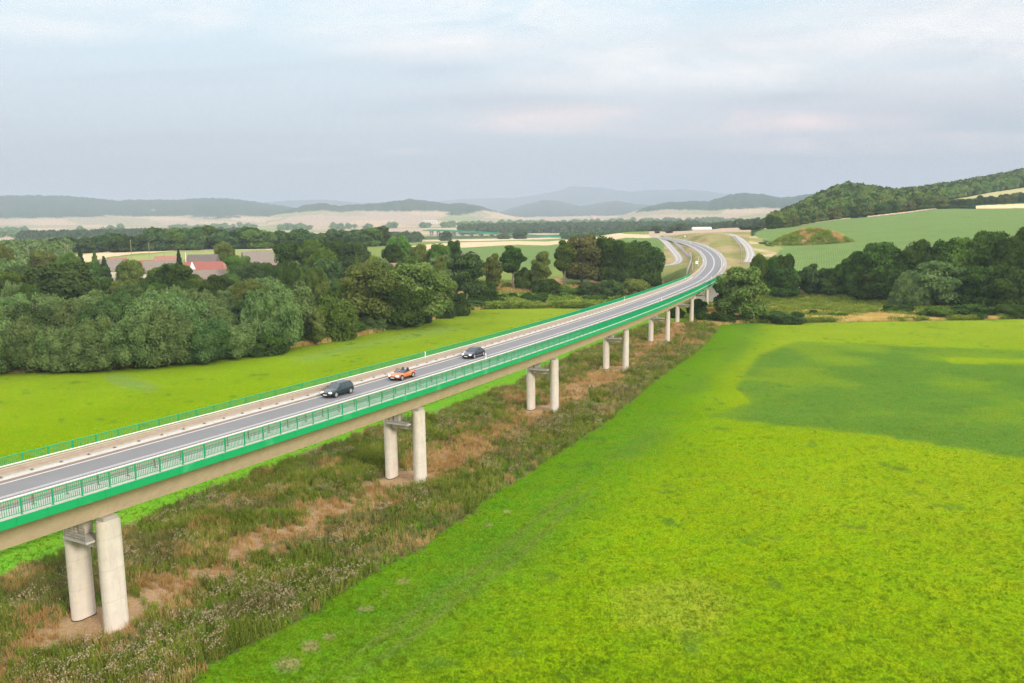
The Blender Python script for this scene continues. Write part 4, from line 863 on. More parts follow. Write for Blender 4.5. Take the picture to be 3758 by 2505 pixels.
# ------------------------------------------------------------------ trees
def ico(sub=1):
    bm = bmesh.new(); bmesh.ops.create_icosphere(bm, subdivisions=sub, radius=1); V = np.array([v.co[:] for v in bm.verts]); F = np.array([[v.index for v in f.verts] for f in bm.faces]); bm.free(); return V, F
ICV, ICF = ico(2)
def crown_mesh(name, seed, kind, n=8000, size=.075):
    """unit crown: radius 1 in plan, z from 0 (bottom) to 2 (top)"""
    g = np.random.default_rng(seed); L = []
    if kind == 'round':
        for k in range(26):
            a = g.uniform(0, 2*math.pi); z = g.uniform(-.75, .80); rr = math.sqrt(max(.05, 1-z*z))*.66*math.sqrt(g.uniform(.15, 1)); r = g.uniform(.24, .42)*(1-.25*abs(z)); L.append((rr*math.cos(a), rr*math.sin(a), z*.72, r, r*g.uniform(.75, 1.0)))
        L.append((0, 0, 0, .60, .62))
        for k in range(9): a = k*.7+g.uniform(-.3, .3); L.append((.52*math.cos(a), .52*math.sin(a), -.72, .34, .30))
    elif kind == 'willow':                                        # many upright feathery plumes on a broad mound
        for k in range(44):
            a = g.uniform(0, 2*math.pi); q = math.sqrt(g.uniform(0, 1)); rr = .80*q; z = -.62+1.22*g.uniform(.1, 1)*math.sqrt(max(0, 1-.85*q*q)); r = g.uniform(.13, .26); L.append((rr*math.cos(a), rr*math.sin(a), z, r, r*g.uniform(1.1, 1.8)))
        L.append((0, 0, -.15, .68, .66))
        for k in range(14): a = k*.45+g.uniform(-.2, .2); rr = g.uniform(.55, .74); L.append((rr*math.cos(a), rr*math.sin(a), g.uniform(-.85, -.45), .26, .34))
    elif kind == 'tall':
        for k in range(26):
            z = g.uniform(-.85, .85); rr = .52*math.sqrt(max(.03, 1-z*z))*g.uniform(.3, 1); a = g.uniform(0, 2*math.pi); r = g.uniform(.20, .36)*(1-.2*z); L.append((rr*math.cos(a), rr*math.sin(a), z*.85, r, r*.62))
        L.append((0, 0, -.1, .46, .62))
    elif kind == 'open':                                          # separate clumps with sky between
        for k in range(20):
            a = g.uniform(0, 2*math.pi); z = g.uniform(-.7, .85); rr = .74*math.sqrt(max(.05, 1-z*z))*g.uniform(.35, 1); r = g.uniform(.18, .34); L.append((rr*math.cos(a), rr*math.sin(a), z*.78, r, r*.72))
        for k in range(8): a = k*.8+g.uniform(-.3, .3); L.append((.50*math.cos(a), .50*math.sin(a), g.uniform(-.85, -.5), .30, .26))
        L.append((0.05, 0, -.15, .46, .6))
    elif kind == 'cone':
        for k in range(30):
            z = -1+1.95*(k/30); w_ = (1-(z+1)/2)*.8; a = k*2.4; L.append((w_*.55*math.cos(a), w_*.55*math.sin(a), z, .10+w_*.42, .12))
    elif kind == 'bush':
        for k in range(22):
            a = g.uniform(0, 2*math.pi); rr = .72*math.sqrt(g.uniform(0, 1)); z = -.75+1.1*g.uniform(0, 1)*(1-rr*rr*.7); r = g.uniform(.2, .36); L.append((rr*math.cos(a), rr*math.sin(a), z, r, r*.85))
        L.append((0, 0, -.55, .75, .6))
    L = np.array(L); w_ = L[:, 3]**2; w_ /= w_.sum(); pts = np.zeros((0, 3)); nor = np.zeros((0, 3))
    while len(pts) < n:
        li = g.choice(len(L), n, p=w_); d = g.normal(size=(n, 3)); d /= np.linalg.norm(d, axis=1)[:, None]; q = g.uniform(.80, 1.14, n)[:, None]
        sc_ = np.stack([L[li, 3], L[li, 3], L[li, 4]], 1); P = L[li, :3]+d*q*sc_; ok = np.ones(n, bool)
        for l in L: ok &= ~((((P-l[:3])/np.array([l[3], l[3], l[4]]))**2).sum(1) < .66)
        ok &= P[:, 2] > -1.02; pts = np.vstack([pts, P[ok]]); nor = np.vstack([nor, d[ok]])
    pts, nor = pts[:n], nor[:n]
    nr_ = nor*.9+g.normal(size=(n, 3))*.75+np.array([0, 0, .25]); nr_ /= np.linalg.norm(nr_, axis=1)[:, None]
    up = np.array([0, 0, 1.0]); t1 = np.cross(nr_, up+g.normal(size=(n, 3))*.6); t1 /= np.linalg.norm(t1, axis=1)[:, None]; t2 = np.cross(nr_, t1)
    s1 = size*g.uniform(.55, 1.3, n)[:, None]; s2 = s1*g.uniform(.9, 1.7, n)[:, None]
    if kind == 'willow': s1 = s1*.7; s2 = s2*1.35
    Q = np.stack([pts-t1*s1*.5, pts-t2*s2*.5, pts+t1*s1*.5, pts+t2*s2*.5], 1).reshape(-1, 3); F = np.arange(4*n).reshape(n, 4)
    # inner foliage mass, so that the crown is not see-through everywhere
    cv_, cf_ = [], []
    for l in L:
        b0 = 4*n+sum(len(v) for v in cv_); w2 = 1+.10*np.sin(ICV[:, [1, 2, 0]]*7+l[0]*9); cv_.append(l[:3]+ICV*w2*np.array([l[3], l[3], l[4]])*(.80 if kind != 'open' else .62)); cf_.append(ICF+b0)
    V = np.vstack([Q]+cv_); V[:, 2] += 1.0
    faces = F.tolist()+np.vstack(cf_).tolist()
    me_ = bpy.data.meshes.new(name); nf4, nf3 = len(F), len(np.vstack(cf_))
    me_.vertices.add(len(V)); me_.vertices.foreach_set('co', V.astype(np.float32).ravel()); lv = np.concatenate([F.ravel(), np.vstack(cf_).ravel()]).astype(np.int32)
    me_.loops.add(len(lv)); me_.loops.foreach_set('vertex_index', lv); me_.polygons.add(nf4+nf3); me_.polygons.foreach_set('loop_start', np.concatenate([np.arange(nf4)*4, nf4*4+np.arange(nf3)*3]).astype(np.int32)); me_.update(calc_edges=True)
    me_.materials.append(MATS['leaf_mid']); return me_
CROWNS = {}
def crowns(kind, lod=0):
    k = (kind, lod)
    if k not in CROWNS:
        nvar = {'round': 4, 'willow': 3, 'tall': 2, 'open': 2, 'cone': 1, 'bush': 2}[kind] if lod == 0 else (2 if kind in ('round', 'willow') else 1)
        n, sz = ((9000, .072), (2600, .14), (900, .24))[lod]
        if kind == 'willow' and lod == 0: n, sz = 12000, .058
        CROWNS[k] = [crown_mesh(f'{kind}_crown', 100*lod+10*i+len(kind), kind, n, sz) for i in range(nvar)]
    return CROWNS[k]
def trunk_mesh(seed, fork=3):
    g = np.random.default_rng(seed); m_ = MB(); m_.tube([(0, 0, -.05), (.02, 0, .18), (g.uniform(-.05, .05), g.uniform(-.05, .05), .42), (g.uniform(-.06, .06), g.uniform(-.06, .06), .62), (0, 0, .85)], [.055, .042, .034, .024, .008], 8)
    for k in range(5):
        a = 2*math.pi*k/5+g.uniform(-.4, .4); z0 = g.uniform(.28, .5); r = g.uniform(.18, .30); m_.tube([(0, 0, z0), (r*.45*math.cos(a), r*.45*math.sin(a), z0+.13), (r*math.cos(a), r*math.sin(a), z0+g.uniform(.24, .36))], [.024, .016, .006], 6)
    me_ = bpy.data.meshes.new('trunk'); me_.from_pydata(m_.V, [], m_.F); me_.update(); me_.materials.append(MATS['bark']); me_.polygons.foreach_set('use_smooth', np.ones(len(me_.polygons), bool)); return me_
TRUNKS = [trunk_mesh(k) for k in range(4)]
NTREE = 0
def tree(p, h, r, shape, mat, label, group=None, lod=0, cb=.22, name='broadleaf_tree', cat='tree', trunk=True, r2=None):
    """p foot point, h height, r crown radius, cb = share of the height left bare below the crown"""
    global NTREE; NTREE += 1; rz = RNG.uniform(0, 2*math.pi)
    me_ = crowns(shape, lod)[RNG.integers(len(crowns(shape, lod)))]
    if lod == 2 or not trunk:
        o = bpy.data.objects.new(name, me_); COL.objects.link(o); o.location = (p[0], p[1], p[2]+(h*cb if lod != 2 else 0)-.1*h*(cb == 0)); o.scale = (r, r2 or r, h*(1-cb if lod != 2 else 1)/2); o.rotation_euler = (0, 0, rz); root = o; cr = o
    else:
        root = empty(name, tuple(p), rz)
        cr = bpy.data.objects.new('crown', me_); COL.objects.link(cr); cr.parent = root; cr.location = (0, 0, h*cb); cr.scale = (r, r2 or r, h*(1-cb)/2)
        tk = bpy.data.objects.new('trunk', TRUNKS[RNG.integers(4)]); COL.objects.link(tk); tk.parent = root; tk.scale = (h*.42, h*.42, h)
    cr.material_slots[0].link = 'OBJECT'; cr.material_slots[0].material = MATS[mat]
    tag(root, label, cat, group); return root
def tree_px(X, Yb, Yt, wpx, shape, mat, label, group=None, d=None, **kw):
    """a surveyed tree: bearing X, foot Yb (or distance d), top Yt, crown width in survey pixels"""
    if d is None: d, p = ground(X, Yb)
    az = float(az_of(X)); q = at(X, 1000, d); p = np.array([q[0], q[1], zt(q[0], q[1])]); top = at(X, Yt, d)[2]
    h = max(2.0, top-p[2]); r = wpx/2*math.hypot(d, CAMZ-p[2])/PF*1.14*np.linalg.norm([(X-PW/2)/PF, 0, 1])**-1
    return tree(p, h*(1.25 if shape == 'bush' else 1.03), r, shape, mat, label, group, **kw)
SURVEYED = []
T = lambda *a, **k: (SURVEYED.append((a[0], k.get('d') or ground(a[0], a[1])[0], a[3])), tree_px(*a, **k))[1]
# --- left bank, front row beside the meadow
G1 = 'willow trees in the thicket along the left meadow'
for X, Yb, Yt, w_, lab in [(-75,1372,1120,240,None),(60,1366,1140,200,'grey green willow at the left picture edge, right above the orange grass'),(190,1364,1180,190,None),(330,1358,1150,220,None),(470,1352,1130,210,None),(590,1340,1100,230,'large pale willow of the front row with a yellow flowering weed at its foot'),(720,1328,1140,210,None),(835,1312,1170,180,'willow at the right end of the dense willow thicket'),
                           (-40,1300,1090,230,None),(110,1295,1085,240,None),(260,1290,1080,220,None),(400,1285,1062,230,None),(530,1280,1050,220,None),(660,1275,1060,220,None),(770,1270,1100,200,None),
                           (20,1240,1060,220,None),(180,1235,1065,210,None),(330,1235,1050,230,None),(480,1230,1025,220,None),(610,1225,1025,210,None),(730,1222,1050,180,None)]:
    T(X, Yb, Yt, w_, 'willow', 'leaf_willow' if RNG.random() < .8 else 'leaf_blue', lab or 'grey green willow standing in the dense thicket beside the left meadow', None if lab else G1, cb=.06, name='willow_tree')
GF = 'low bushes along the foot of the willow thicket'
for X in np.arange(-190, 1800, 62.0):
    if 1180 < X < 1240: continue
    Yb = project(at(X, 1000, float(np.interp(X, edge_l[:, 0], edge_l[:, 1]))+5.5)*np.array([1, 1, 0]))[1]
    T(X+RNG.uniform(-15, 15), Yb, Yb-RNG.uniform(45, 95)*(1 if X < 900 else .8), RNG.uniform(80, 130), 'bush', RNG.choice(['leaf_dark', 'leaf_mid', 'leaf_willow', 'leaf_blue']), 'low green bush at the edge of the left meadow under the front trees', GF, cb=0, name='shrub', cat='shrub', trunk=False)
for X, Yb, Yt, w_, sh_, mt_, lab, cb in [
    (955,1300,1195,180,'bush','leaf_dark','low dark shrub at the meadow edge between the willow thicket and the tall grey willow',0),
    (985,1285,1005,200,'willow','leaf_willow','tall grey green willow standing alone right of the thicket',.08),
    (1085,1262,1020,170,'tall','leaf_willow','tall dusky willow just right of the lone grey green one',.08),
    (1155,1268,1130,75,'tall','leaf_oliwillow','small pale green willow at the meadow edge',.02),
    (1215,1244,1055,180,'bush','leaf_mid','broad bright green willow bush at the meadow edge',0),
    (1345,1212,955,215,'open','leaf_oliwillow','olive crack willow with a pale leaning trunk above the meadow',.18),
    (1470,1200,1000,190,'round','leaf_dark','dark tree tucked between the two big olive willows',.1),
    (1530,1192,950,230,'open','leaf_oliwillow','broad olive willow right of the leaning one',.15),
    (1610,1165,985,110,'open','leaf_oliwillow','narrow olive willow at the corner of the wood',.1),
    (1660,1155,1040,110,'bush','leaf_dark','dark shrub at the corner of the wood',0),
    (1705,1150,925,150,'open','leaf_blue','grey green tree with two slender bare trunks at the end of the wood',.34),
    (1765,1125,1010,110,'bush','leaf_dark','dark bush behind the fallen branch',0),
    (1805,1075,922,95,'tall','leaf_olive','narrow yellowing tree above the brown river bank',.1),
    (1882,1062,895,120,'tall','leaf_dark','dark pointed tree with a bare straight trunk above the brown bank',.34),
    (1930,1055,960,90,'bush','leaf_mid','bright shrub under the pointed tree',0),
    (1985,1070,915,95,'tall','leaf_olive','thin yellow green tree left of the big grove',.1),
    (2072,1052,875,100,'tall','leaf_mid','left tree of the big grove, with a bare pale trunk',.3),
    (2135,1050,852,150,'open','leaf_rust','tall brownish tree full of dry leaves in the big grove',.12),
    (2235,1050,856,130,'round','leaf_dark','tallest dark oak in the middle of the big grove',.1),
    (2290,1058,870,110,'round','leaf_dark','dark oak right of the tallest one in the grove',.1),
    (2355,1055,866,150,'round','leaf_dark','broad dark tree at the right end of the big grove',.08),
    (2385,1060,930,90,'round','leaf_dark','lower dark tree at the right edge of the grove',.05)]:
    T(X, Yb, Yt, w_, sh_, mt_, lab, cb=cb, name='shrub' if sh_ == 'bush' else 'broadleaf_tree', cat='shrub' if sh_ == 'bush' else 'tree', trunk=sh_ != 'bush')
for X, Yb, Yt, w_, mt_, lab in [(2010,1092,1010,110,'leaf_dark','dark shrub on the river bank between two brown scars'),(2090,1098,1035,120,'leaf_mid','green shrub below the left side of the grove'),(2170,1100,1025,140,'leaf_blue','dusky shrub below the brownish tree'),(2240,1100,1000,130,'leaf_blue','tall grey shrub in front of the grove'),
                       (2330,1100,995,150,'leaf_olive','light olive shrub in front of the right end of the grove'),(2400,1092,1040,100,'leaf_dark','dark shrub close to the green railing'),(1860,1108,1065,90,'leaf_dark','small dark shrub on the river bank, left'),(1755,1112,1070,80,'leaf_mid','small green shrub at the foot of the leaning trunks'),(2290,1128,1075,110,'leaf_mid','green bush right behind the railing'),
                       (1960,1112,1060,110,'leaf_dark','dark low bush under the first brown scar'),(2060,1118,1075,110,'leaf_mid','low bush in the rough grass beyond the meadow'),(2190,1120,1075,120,'leaf_dark','low dark bush in front of the grove'),(2385,1108,1062,90,'leaf_dark','dark bush touching the green railing below the grove')]:
    T(X, Yb, Yt, w_, 'bush', mt_, lab, cb=0, name='shrub', cat='shrub', trunk=False)
# --- village and garden trees
for X, d, Yt, w_, sh_, mt_, lab, nm_ in [
    (210,285,948,270,'round','leaf_blue','huge dusky domed tree left behind the willow thicket','broadleaf_tree'),(60,300,985,200,'round','leaf_mid','mid green tree left of the huge dome','broadleaf_tree'),(10,470,885,110,'round','leaf_olive','olive tree cut by the left picture edge','broadleaf_tree'),
    (165,470,912,110,'round','leaf_olive','olive crown left of the grey roofed barn','broadleaf_tree'),(255,440,925,90,'bush','leaf_mid','green garden tree left of the barns','broadleaf_tree'),(300,450,915,50,'cone','leaf_fir','dark spruce in front of the leftmost barn','spruce_tree'),(352,430,925,60,'cone','leaf_mid','green conifer before the brown roof','spruce_tree'),(385,415,942,55,'cone','leaf_fir','small dark conifer right of the green one','spruce_tree'),
    (480,380,943,100,'round','leaf_olive','yellow green tree between the brown and the red roof','broadleaf_tree'),(645,320,955,165,'round','leaf_dark','very dark green round tree in front of the red roofed barn','broadleaf_tree'),(660,400,915,45,'cone','leaf_fir','slim pointed spruce left of the mottled roof','spruce_tree'),
    (825,480,877,85,'round','leaf_olive','tall olive tree behind the two red and mottled roofs','broadleaf_tree'),(875,395,930,110,'round','leaf_mid','fresh green tree left of the big grey roof','broadleaf_tree'),(920,370,955,100,'round','leaf_blue','grey green tree below the big grey roof','broadleaf_tree'),(800,300,1000,120,'open','leaf_dark','dark loose tree below the cream wall','broadleaf_tree'),
    (575,395,975,90,'round','leaf_mid','round garden tree below the wide grey roof','broadleaf_tree'),(700,370,1000,90,'round','leaf_mid','low green tree below the long red barn','broadleaf_tree'),(985,385,955,75,'round','leaf_dark','dark tree hiding the low annex','broadleaf_tree'),(365,415,962,90,'round','leaf_blue','grey green garden tree below the brown roofs','broadleaf_tree'),(455,420,958,60,'round','leaf_mid','small tree between the brown and wide grey roofs','broadleaf_tree'),(1060,405,876,130,'round','leaf_dark','large dark round tree right of the big grey roof','broadleaf_tree'),(1148,400,864,110,'round','leaf_mid','tall lighter tree right of the large dark one','broadleaf_tree'),(1235,415,868,110,'round','leaf_dark','dark crown in the middle of the village grove','broadleaf_tree'),(1190,370,900,110,'round','leaf_mid','mid green tree in front of the village grove','broadleaf_tree'),(1305,390,874,120,'round','leaf_blue','grey green round tree at the right of the village grove','broadleaf_tree'),
    (1470,420,853,100,'round','leaf_bright','fresh green maple top above the wood','broadleaf_tree'),(1440,400,885,80,'round','leaf_dark','dark companion left of the fresh green maple','broadleaf_tree'),(1540,400,883,70,'round','leaf_olive','olive crown between the maple and the bright tree','broadleaf_tree'),(1612,400,880,80,'round','leaf_bright','bright yellow green tree','broadleaf_tree'),(1665,405,872,70,'open','leaf_dark','dark ragged crown beside the bright yellow green tree','broadleaf_tree'),
    (1620,345,935,75,'tall','leaf_olive','yellowing tree in the middle of the wood','broadleaf_tree'),(1310,340,935,60,'cone','leaf_mid','pointed young tree below the grey green one','broadleaf_tree')]:
    T(X, 0, Yt, w_, sh_, mt_, lab, d=d, cb=.1, name=nm_)
# --- fill of the riverside wood
def ytop(X, d):
    if X < 350: return 955 if d < 300 else 935
    if X < 1050: return np.interp(d, [200, 260, 330, 420], [1040, 1015, 1010, 1005])
    return np.interp(d, [220, 300, 420], [985, 935, 905])
GW = 'trees of the riverside wood between the willows and the village'
pts_ = [(float(X), float(d)) for X, d, _ in SURVEYED]; XYP = [at(X, 1000, d)[:2] for X, d in pts_]
cand = 0; made = 0; g_ = np.random.default_rng(5)
while made < 120 and cand < 6000:
    cand += 1; X = g_.uniform(-260, 1740); lo_ = np.interp(X, edge_l[:, 0], edge_l[:, 1])+(60 if X < 860 else 16); hi_ = 430 if X > 1010 or X < 150 else 385
    if lo_ > hi_: continue
    d = g_.uniform(lo_, hi_)
    q = at(X, 1000, d)[:2]
    if min(np.hypot(*(q-w2)) for w2 in XYP) < (9.5 if d < 330 else 10.5): continue
    XYP.append(q); z0 = zt(q[0], q[1]); zmax = at(X, ytop(X, d), d)[2]; h = min(g_.uniform(10, 17), zmax-z0)*g_.uniform(.86, 1.0)
    if h < 4.5: continue
    sh_ = g_.choice(['round', 'tall', 'open', 'willow'], p=[.45, .2, .15, .2]); mt_ = g_.choice(['leaf_dark', 'leaf_mid', 'leaf_blue', 'leaf_willow', 'leaf_olive'], p=[.34, .24, .2, .12, .10])
    tree((q[0], q[1], z0), h, min(h*.45, g_.uniform(4.0, 6.6)), sh_, mt_, 'green tree in the wood between the willow thicket and the village roofs', GW, lod=0 if d < 330 else 1, cb=.08, trunk=d < 340); made += 1
print('wood fill', made)
# --- right of the bridge, along the river
for X, Yb, Yt, w_, sh_, mt_, lab, cb in [
    (2722,1178,965,205,'open','leaf_oliwillow','spreading willow with several trunks standing right of the bridge end',.10),(2672,1150,1010,110,'open','leaf_dark','dark low branches of the tree touching the end of the bridge',.15),
    (2790,1078,922,85,'round','leaf_mid','fresh green small tree left of the trio behind the willow',.06),(2838,1080,930,80,'round','leaf_dark','dark slim tree behind the fresh green one',.05),(2882,1078,920,75,'round','leaf_dark','dark pointed tree behind the dense bluish one',.05),
    (2878,1090,968,120,'round','leaf_dark','dense bluish green tree with low branches',.03),(2968,1085,960,110,'tall','leaf_blue','single grey green tree at the foot of the bean field',.03),(3050,1082,975,110,'round','leaf_dark','low dark tree at the left end of the river wood',.03),
    (3110,1085,925,110,'tall','leaf_dark','narrow dark tree at the left of the river wood',.04),(3160,1086,905,120,'round','leaf_dark','dark tree left of the tall oak crown',.04),(3232,1090,868,170,'round','leaf_dark','tall oak with a rounded dark crown in the river wood',.04),(3355,1088,856,130,'round','leaf_dark','tall dark tree between two gaps in the river wood',.04),(3290,1092,930,120,'round','leaf_dark','dark lower tree between the two tall crowns',.03),
    (3345,1130,985,140,'willow','leaf_willow','left half of the pale willow standing before the river wood',.03),(3440,1128,948,190,'open','leaf_willow','big pale grey green willow standing in front of the dark river wood',.12),
    (3470,1090,858,140,'round','leaf_dark','dark crown left of the bright topped tree',.04),(3545,1095,850,150,'round','leaf_mid','tree with a brighter green top in the river wood',.04),(3622,1100,822,180,'round','leaf_dark','highest dark crown of the river wood',.04),(3700,1110,850,150,'round','leaf_dark','dark crown near the right picture edge',.04),(3765,1105,806,140,'round','leaf_dark','dark tree cut by the right picture edge',.04),
    (3775,1140,985,110,'round','leaf_bright','bright green tree leaning in at the right picture edge',.05),(3600,1130,960,170,'round','leaf_dark','shaded dark tree low in the right part of the river wood',.03),(3705,1140,960,150,'round','leaf_dark','shaded dark tree low at the far right',.03),(3200,1100,985,150,'round','leaf_dark','shaded low tree below the oak crown',.03),(3530,1112,960,130,'round','leaf_blue','shaded tree right of the pale willow',.03),(3850,1110,810,180,'round','leaf_dark','outermost dark tree beyond the right picture edge',.04)]:
    T(X, Yb, Yt, w_, sh_, mt_, lab, cb=cb)
for X, Yb, Yt, w_, mt_, lab in [(2895,1186,1128,130,'leaf_blue','grey green bush in the rough grass right of the willow'),(2830,1180,1125,90,'leaf_mid','green bush beside the willow trunks'),(2990,1160,1128,40,'leaf_dark','tiny dark bush in the pale grass'),(3640,1160,1100,160,'leaf_dark','dark bush row before the river wood, left of the edge pair'),(3450,1165,1110,150,'leaf_mid','green bush under the pale willow'),(3300,1150,1105,110,'leaf_dark','dark bush left of the pale willow'),
                       (3560,1165,1105,140,'leaf_dark','dark bush right of the pale willow'),(3720,1165,1100,120,'leaf_dark','dark bush near the right picture edge'),(2600,1180,1130,90,'leaf_dark','dark bush behind the last piers'),(2665,1185,1130,80,'leaf_dark','dark bush between the last pier and the willow'),(3080,1165,1140,70,'leaf_mid','small green bush in the rough grass'),(2560,1150,1085,80,'leaf_dark','dark bush seen through the last piers'),(2480,1165,1120,70,'leaf_dark','dark bush under the bridge')]:
    T(X, Yb, Yt, w_, 'bush', mt_, lab, cb=0, name='shrub', cat='shrub', trunk=False)
# --- tree row behind the wheat strip, left and centre
GR = 'dark trees in the long row behind the wheat strip'
for k, X in enumerate(np.linspace(225, 1400, 30)):
    Yt = np.interp(X, [225, 280, 340, 420, 540, 580, 680, 760, 830, 920, 1000, 1100, 1180, 1290, 1400], [875, 852, 880, 850, 866, 828, 836, 820, 842, 830, 850, 835, 850, 832, 828])+RNG.uniform(-6, 12)
    lab = {3: 'big dark tree near the left end of the row behind the wheat strip', 11: 'light green tree of the row with a thin bare trunk'}.get(k)
    tree_px(X+RNG.uniform(-12, 12), 0, Yt, RNG.uniform(75, 120), 'round', 'leaf_bright' if k == 11 else RNG.choice(['leaf_dark', 'leaf_dark', 'leaf_mid', 'leaf_blue']), lab or 'dark broadleaf tree in the long row behind the wheat strip', None if lab else GR, d=700+RNG.uniform(0, 60), lod=1, cb=.04, trunk=False)
for X, Yb, Yt, w_, d, mt_, lab in [(1910,0,840,45,1320,'leaf_dark','round dark tree in front of the far viaduct'),(1638,0,845,40,1250,'leaf_blue','greyish tree hiding piers of the distant viaduct at its left end'),(1850,0,852,40,1330,'leaf_olive','pale tree beside the railing of the distant viaduct'),
                          (2490,0,815,60,1050,'leaf_blue','large dark blue green tree right behind the stubble field'),(2405,0,826,34,1050,'leaf_dark','pair of round trees left of the big dark one'),(2455,0,848,22,720,'leaf_dark','little conical bush beside the mesh fence'),(2410,0,852,16,720,'leaf_mid','small bush at the top end of the left track'),
                          (2825,0,784,34,690,'leaf_dark','tall single tree at the left foot of the hill wood'),(2745,0,828,60,690,'leaf_dark','dark flat hedge bush at the edge of the bean field'),(2785,0,828,24,690,'leaf_olive','small olive bush beside the hedge')]:
    tree_px(X, Yb, Yt, w_*1.2, 'round', mt_, lab, d=d, lod=1, cb=.03, trunk=False)
# --- wood edge and hedges on the hill at the right
GH = 'trees along the front of the hill wood'
hx = [2850, 2950, 3050, 3150, 3250, 3350, 3450]; hd = [715, 745, 770, 800, 825, 860, 900]
for X in np.arange(2845, 3460, 15.0):
    d = np.interp(X, hx, hd)+RNG.uniform(-6, 10); Yg = project((*at(X, 800, d)[:2], float(height(az_of(X), d))))[1]
    tree_px(X, 0, Yg-RNG.uniform(34, 52), RNG.uniform(34, 50), 'round', RNG.choice(['leaf_olive', 'leaf_dark', 'leaf_mid', 'leaf_olive']), 'round topped tree at the front edge of the hill wood above the bean field', GH, d=d, lod=1, cb=.02, trunk=False)
GB = 'hedge trees between the two hill fields'
for X in np.arange(3440, 3980, 14.0):
    d = np.interp(X, [3440, 3600, 3758, 4000], [930, 1010, 1040, 1040])+RNG.uniform(-8, 8)
    tree_px(X, 0, project((*at(X, 800, d)[:2], float(height(az_of(X), d))))[1]-RNG.uniform(18, 36), RNG.uniform(26, 40), 'round', RNG.choice(['leaf_dark', 'leaf_dark', 'leaf_olive']), 'hedge tree between the wheat field and the upper field on the hill', GB, d=d, lod=1, cb=0, trunk=False)
for X in np.arange(3440, 3560, 16.0):
    tree_px(X, 0, project((*at(X, 800, 880)[:2], float(height(az_of(X), 880))))[1]-RNG.uniform(10, 18), 26, 'bush', 'leaf_dark', 'low hedge bush at the corner of the hill wheat field', 'hedge bushes at the wheat corner', d=878, lod=1, cb=0, trunk=False, name='shrub', cat='shrub')
# --- masses of distant wood: one object each, nobody could count their trees
def canopy(name, label, pts, seed, mat):
    """pts rows: x, y, z, radius, height of each crown"""
    g = np.random.default_rng(seed); base = [crown_arrays(s) for s in (1, 2, 3)]; VV = []; FF = []; n = 0
    for k, (x, y, z, r, h) in enumerate(pts):
        v, f = base[k % 3]; a = g.uniform(0, 6.28); c, s = math.cos(a), math.sin(a)
        w = np.stack([(v[:, 0]*c-v[:, 1]*s)*r+x, (v[:, 0]*s+v[:, 1]*c)*r+y, v[:, 2]*h/2+z-.5], 1); VV.append(w); FF.append(f+n); n += len(w)
    o = link_mesh(name, np.vstack(VV), np.vstack(FF), mat); tag(o, label, 'wood', kind='stuff'); return o
def crown_arrays(seed, n=150, size=.42):
    g = np.random.default_rng(seed+40); d = g.normal(size=(n, 3)); d /= np.linalg.norm(d, axis=1)[:, None]; d[:, 2] = np.abs(d[:, 2])*.9-.15
    bump = 1+.16*np.sin(d[:, 0]*6+seed)*np.cos(d[:, 1]*5); P = d*bump[:, None]*g.uniform(.82, 1.05, n)[:, None]; P[:, 2] += 1.0
    nr_ = d+g.normal(size=(n, 3))*.5; nr_ /= np.linalg.norm(nr_, axis=1)[:, None]; t1 = np.cross(nr_, (0, 0, 1.)); t1 /= np.linalg.norm(t1, axis=1)[:, None]; t2 = np.cross(nr_, t1); s_ = size*g.uniform(.6, 1.2, n)[:, None]
    Q = np.stack([P-t1*s_*.5, P-t2*s_*.5, P+t1*s_*.5, P+t2*s_*.5], 1).reshape(-1, 3)
    box_ = np.array([(-.55, -.55, .1), (.55, -.55, .1), (.55, .55, .1), (-.55, .55, .1), (-.5, -.5, 1.5), (.5, -.5, 1.5), (.5, .5, 1.5), (-.5, .5, 1.5)])
    F = np.vstack([np.arange(4*n).reshape(n, 4), np.array([(0, 1, 5, 4), (1, 2, 6, 5), (2, 3, 7, 6), (3, 0, 4, 7), (4, 5, 6, 7)])+4*n]); return np.vstack([Q, box_]), F
def scatter(Xr, dr, n, hr, seed, cond=None, rr=(3.5, 6)):
    g = np.random.default_rng(seed); X = g.uniform(*Xr, n); d = g.uniform(*dr, n) if not callable(dr) else dr(X, g); az = az_of(X); x, y = d*np.sin(az), d*np.cos(az); k = np.ones(n, bool) if cond is None else cond(X, d)
    X, d, x, y, az = X[k], d[k], x[k], y[k], az[k]; z = height(az, d); return np.stack([x, y, z, g.uniform(*rr, len(x)), g.uniform(*hr, len(x))], 1)
def hill_cond(X, d):
    lo_ = np.interp(X, [2830, 3150, 3450, 3460, 3600, 3758, 6200], [730, 815, 910, 1075, 1205, 1265, 1290]); return (d > lo_) & (d < np.interp(X, [2830, 2900, 3000, 3200, 3800], [760, 960, 1200, 1350, 1750]))
canopy('forest', 'mixed broadleaf wood covering the hill above the bean field', scatter((2835, 4300), (700, 1700), 6500, (9, 15), 3, hill_cond, (4, 7.5)), 1, 'leaf_mid')
canopy('forest', 'dark oaks scattered through the hill wood', scatter((2835, 4300), (700, 1700), 3200, (10, 17), 13, hill_cond, (4, 7)), 1, 'leaf_dark')
canopy('forest', 'olive crowns scattered through the hill wood', scatter((2835, 4300), (700, 1700), 2200, (10, 16), 23, hill_cond, (4, 7)), 1, 'leaf_olive')
canopy('forest', 'bluish wood in the valley beyond the row of dark trees at the left', scatter((-400, 760), (1050, 1500), 420, (10, 17), 4, lambda X, d: d < 1500-.25*X), 1, 'leaf_willow')
canopy('forest', 'wood of olive and grey trees at the far left behind the village', scatter((-500, 235), (490, 1000), 900, (7, 13), 14, lambda X, d: d > 490+np.maximum(0, X)*.2, (4, 7)), 1, 'leaf_willow')
canopy('forest', 'long dark belt of trees across the valley at the left', scatter((70, 900), (1850, 2150), 520, (16, 26), 5, None, (6, 11)), 1, 'leaf_dark')
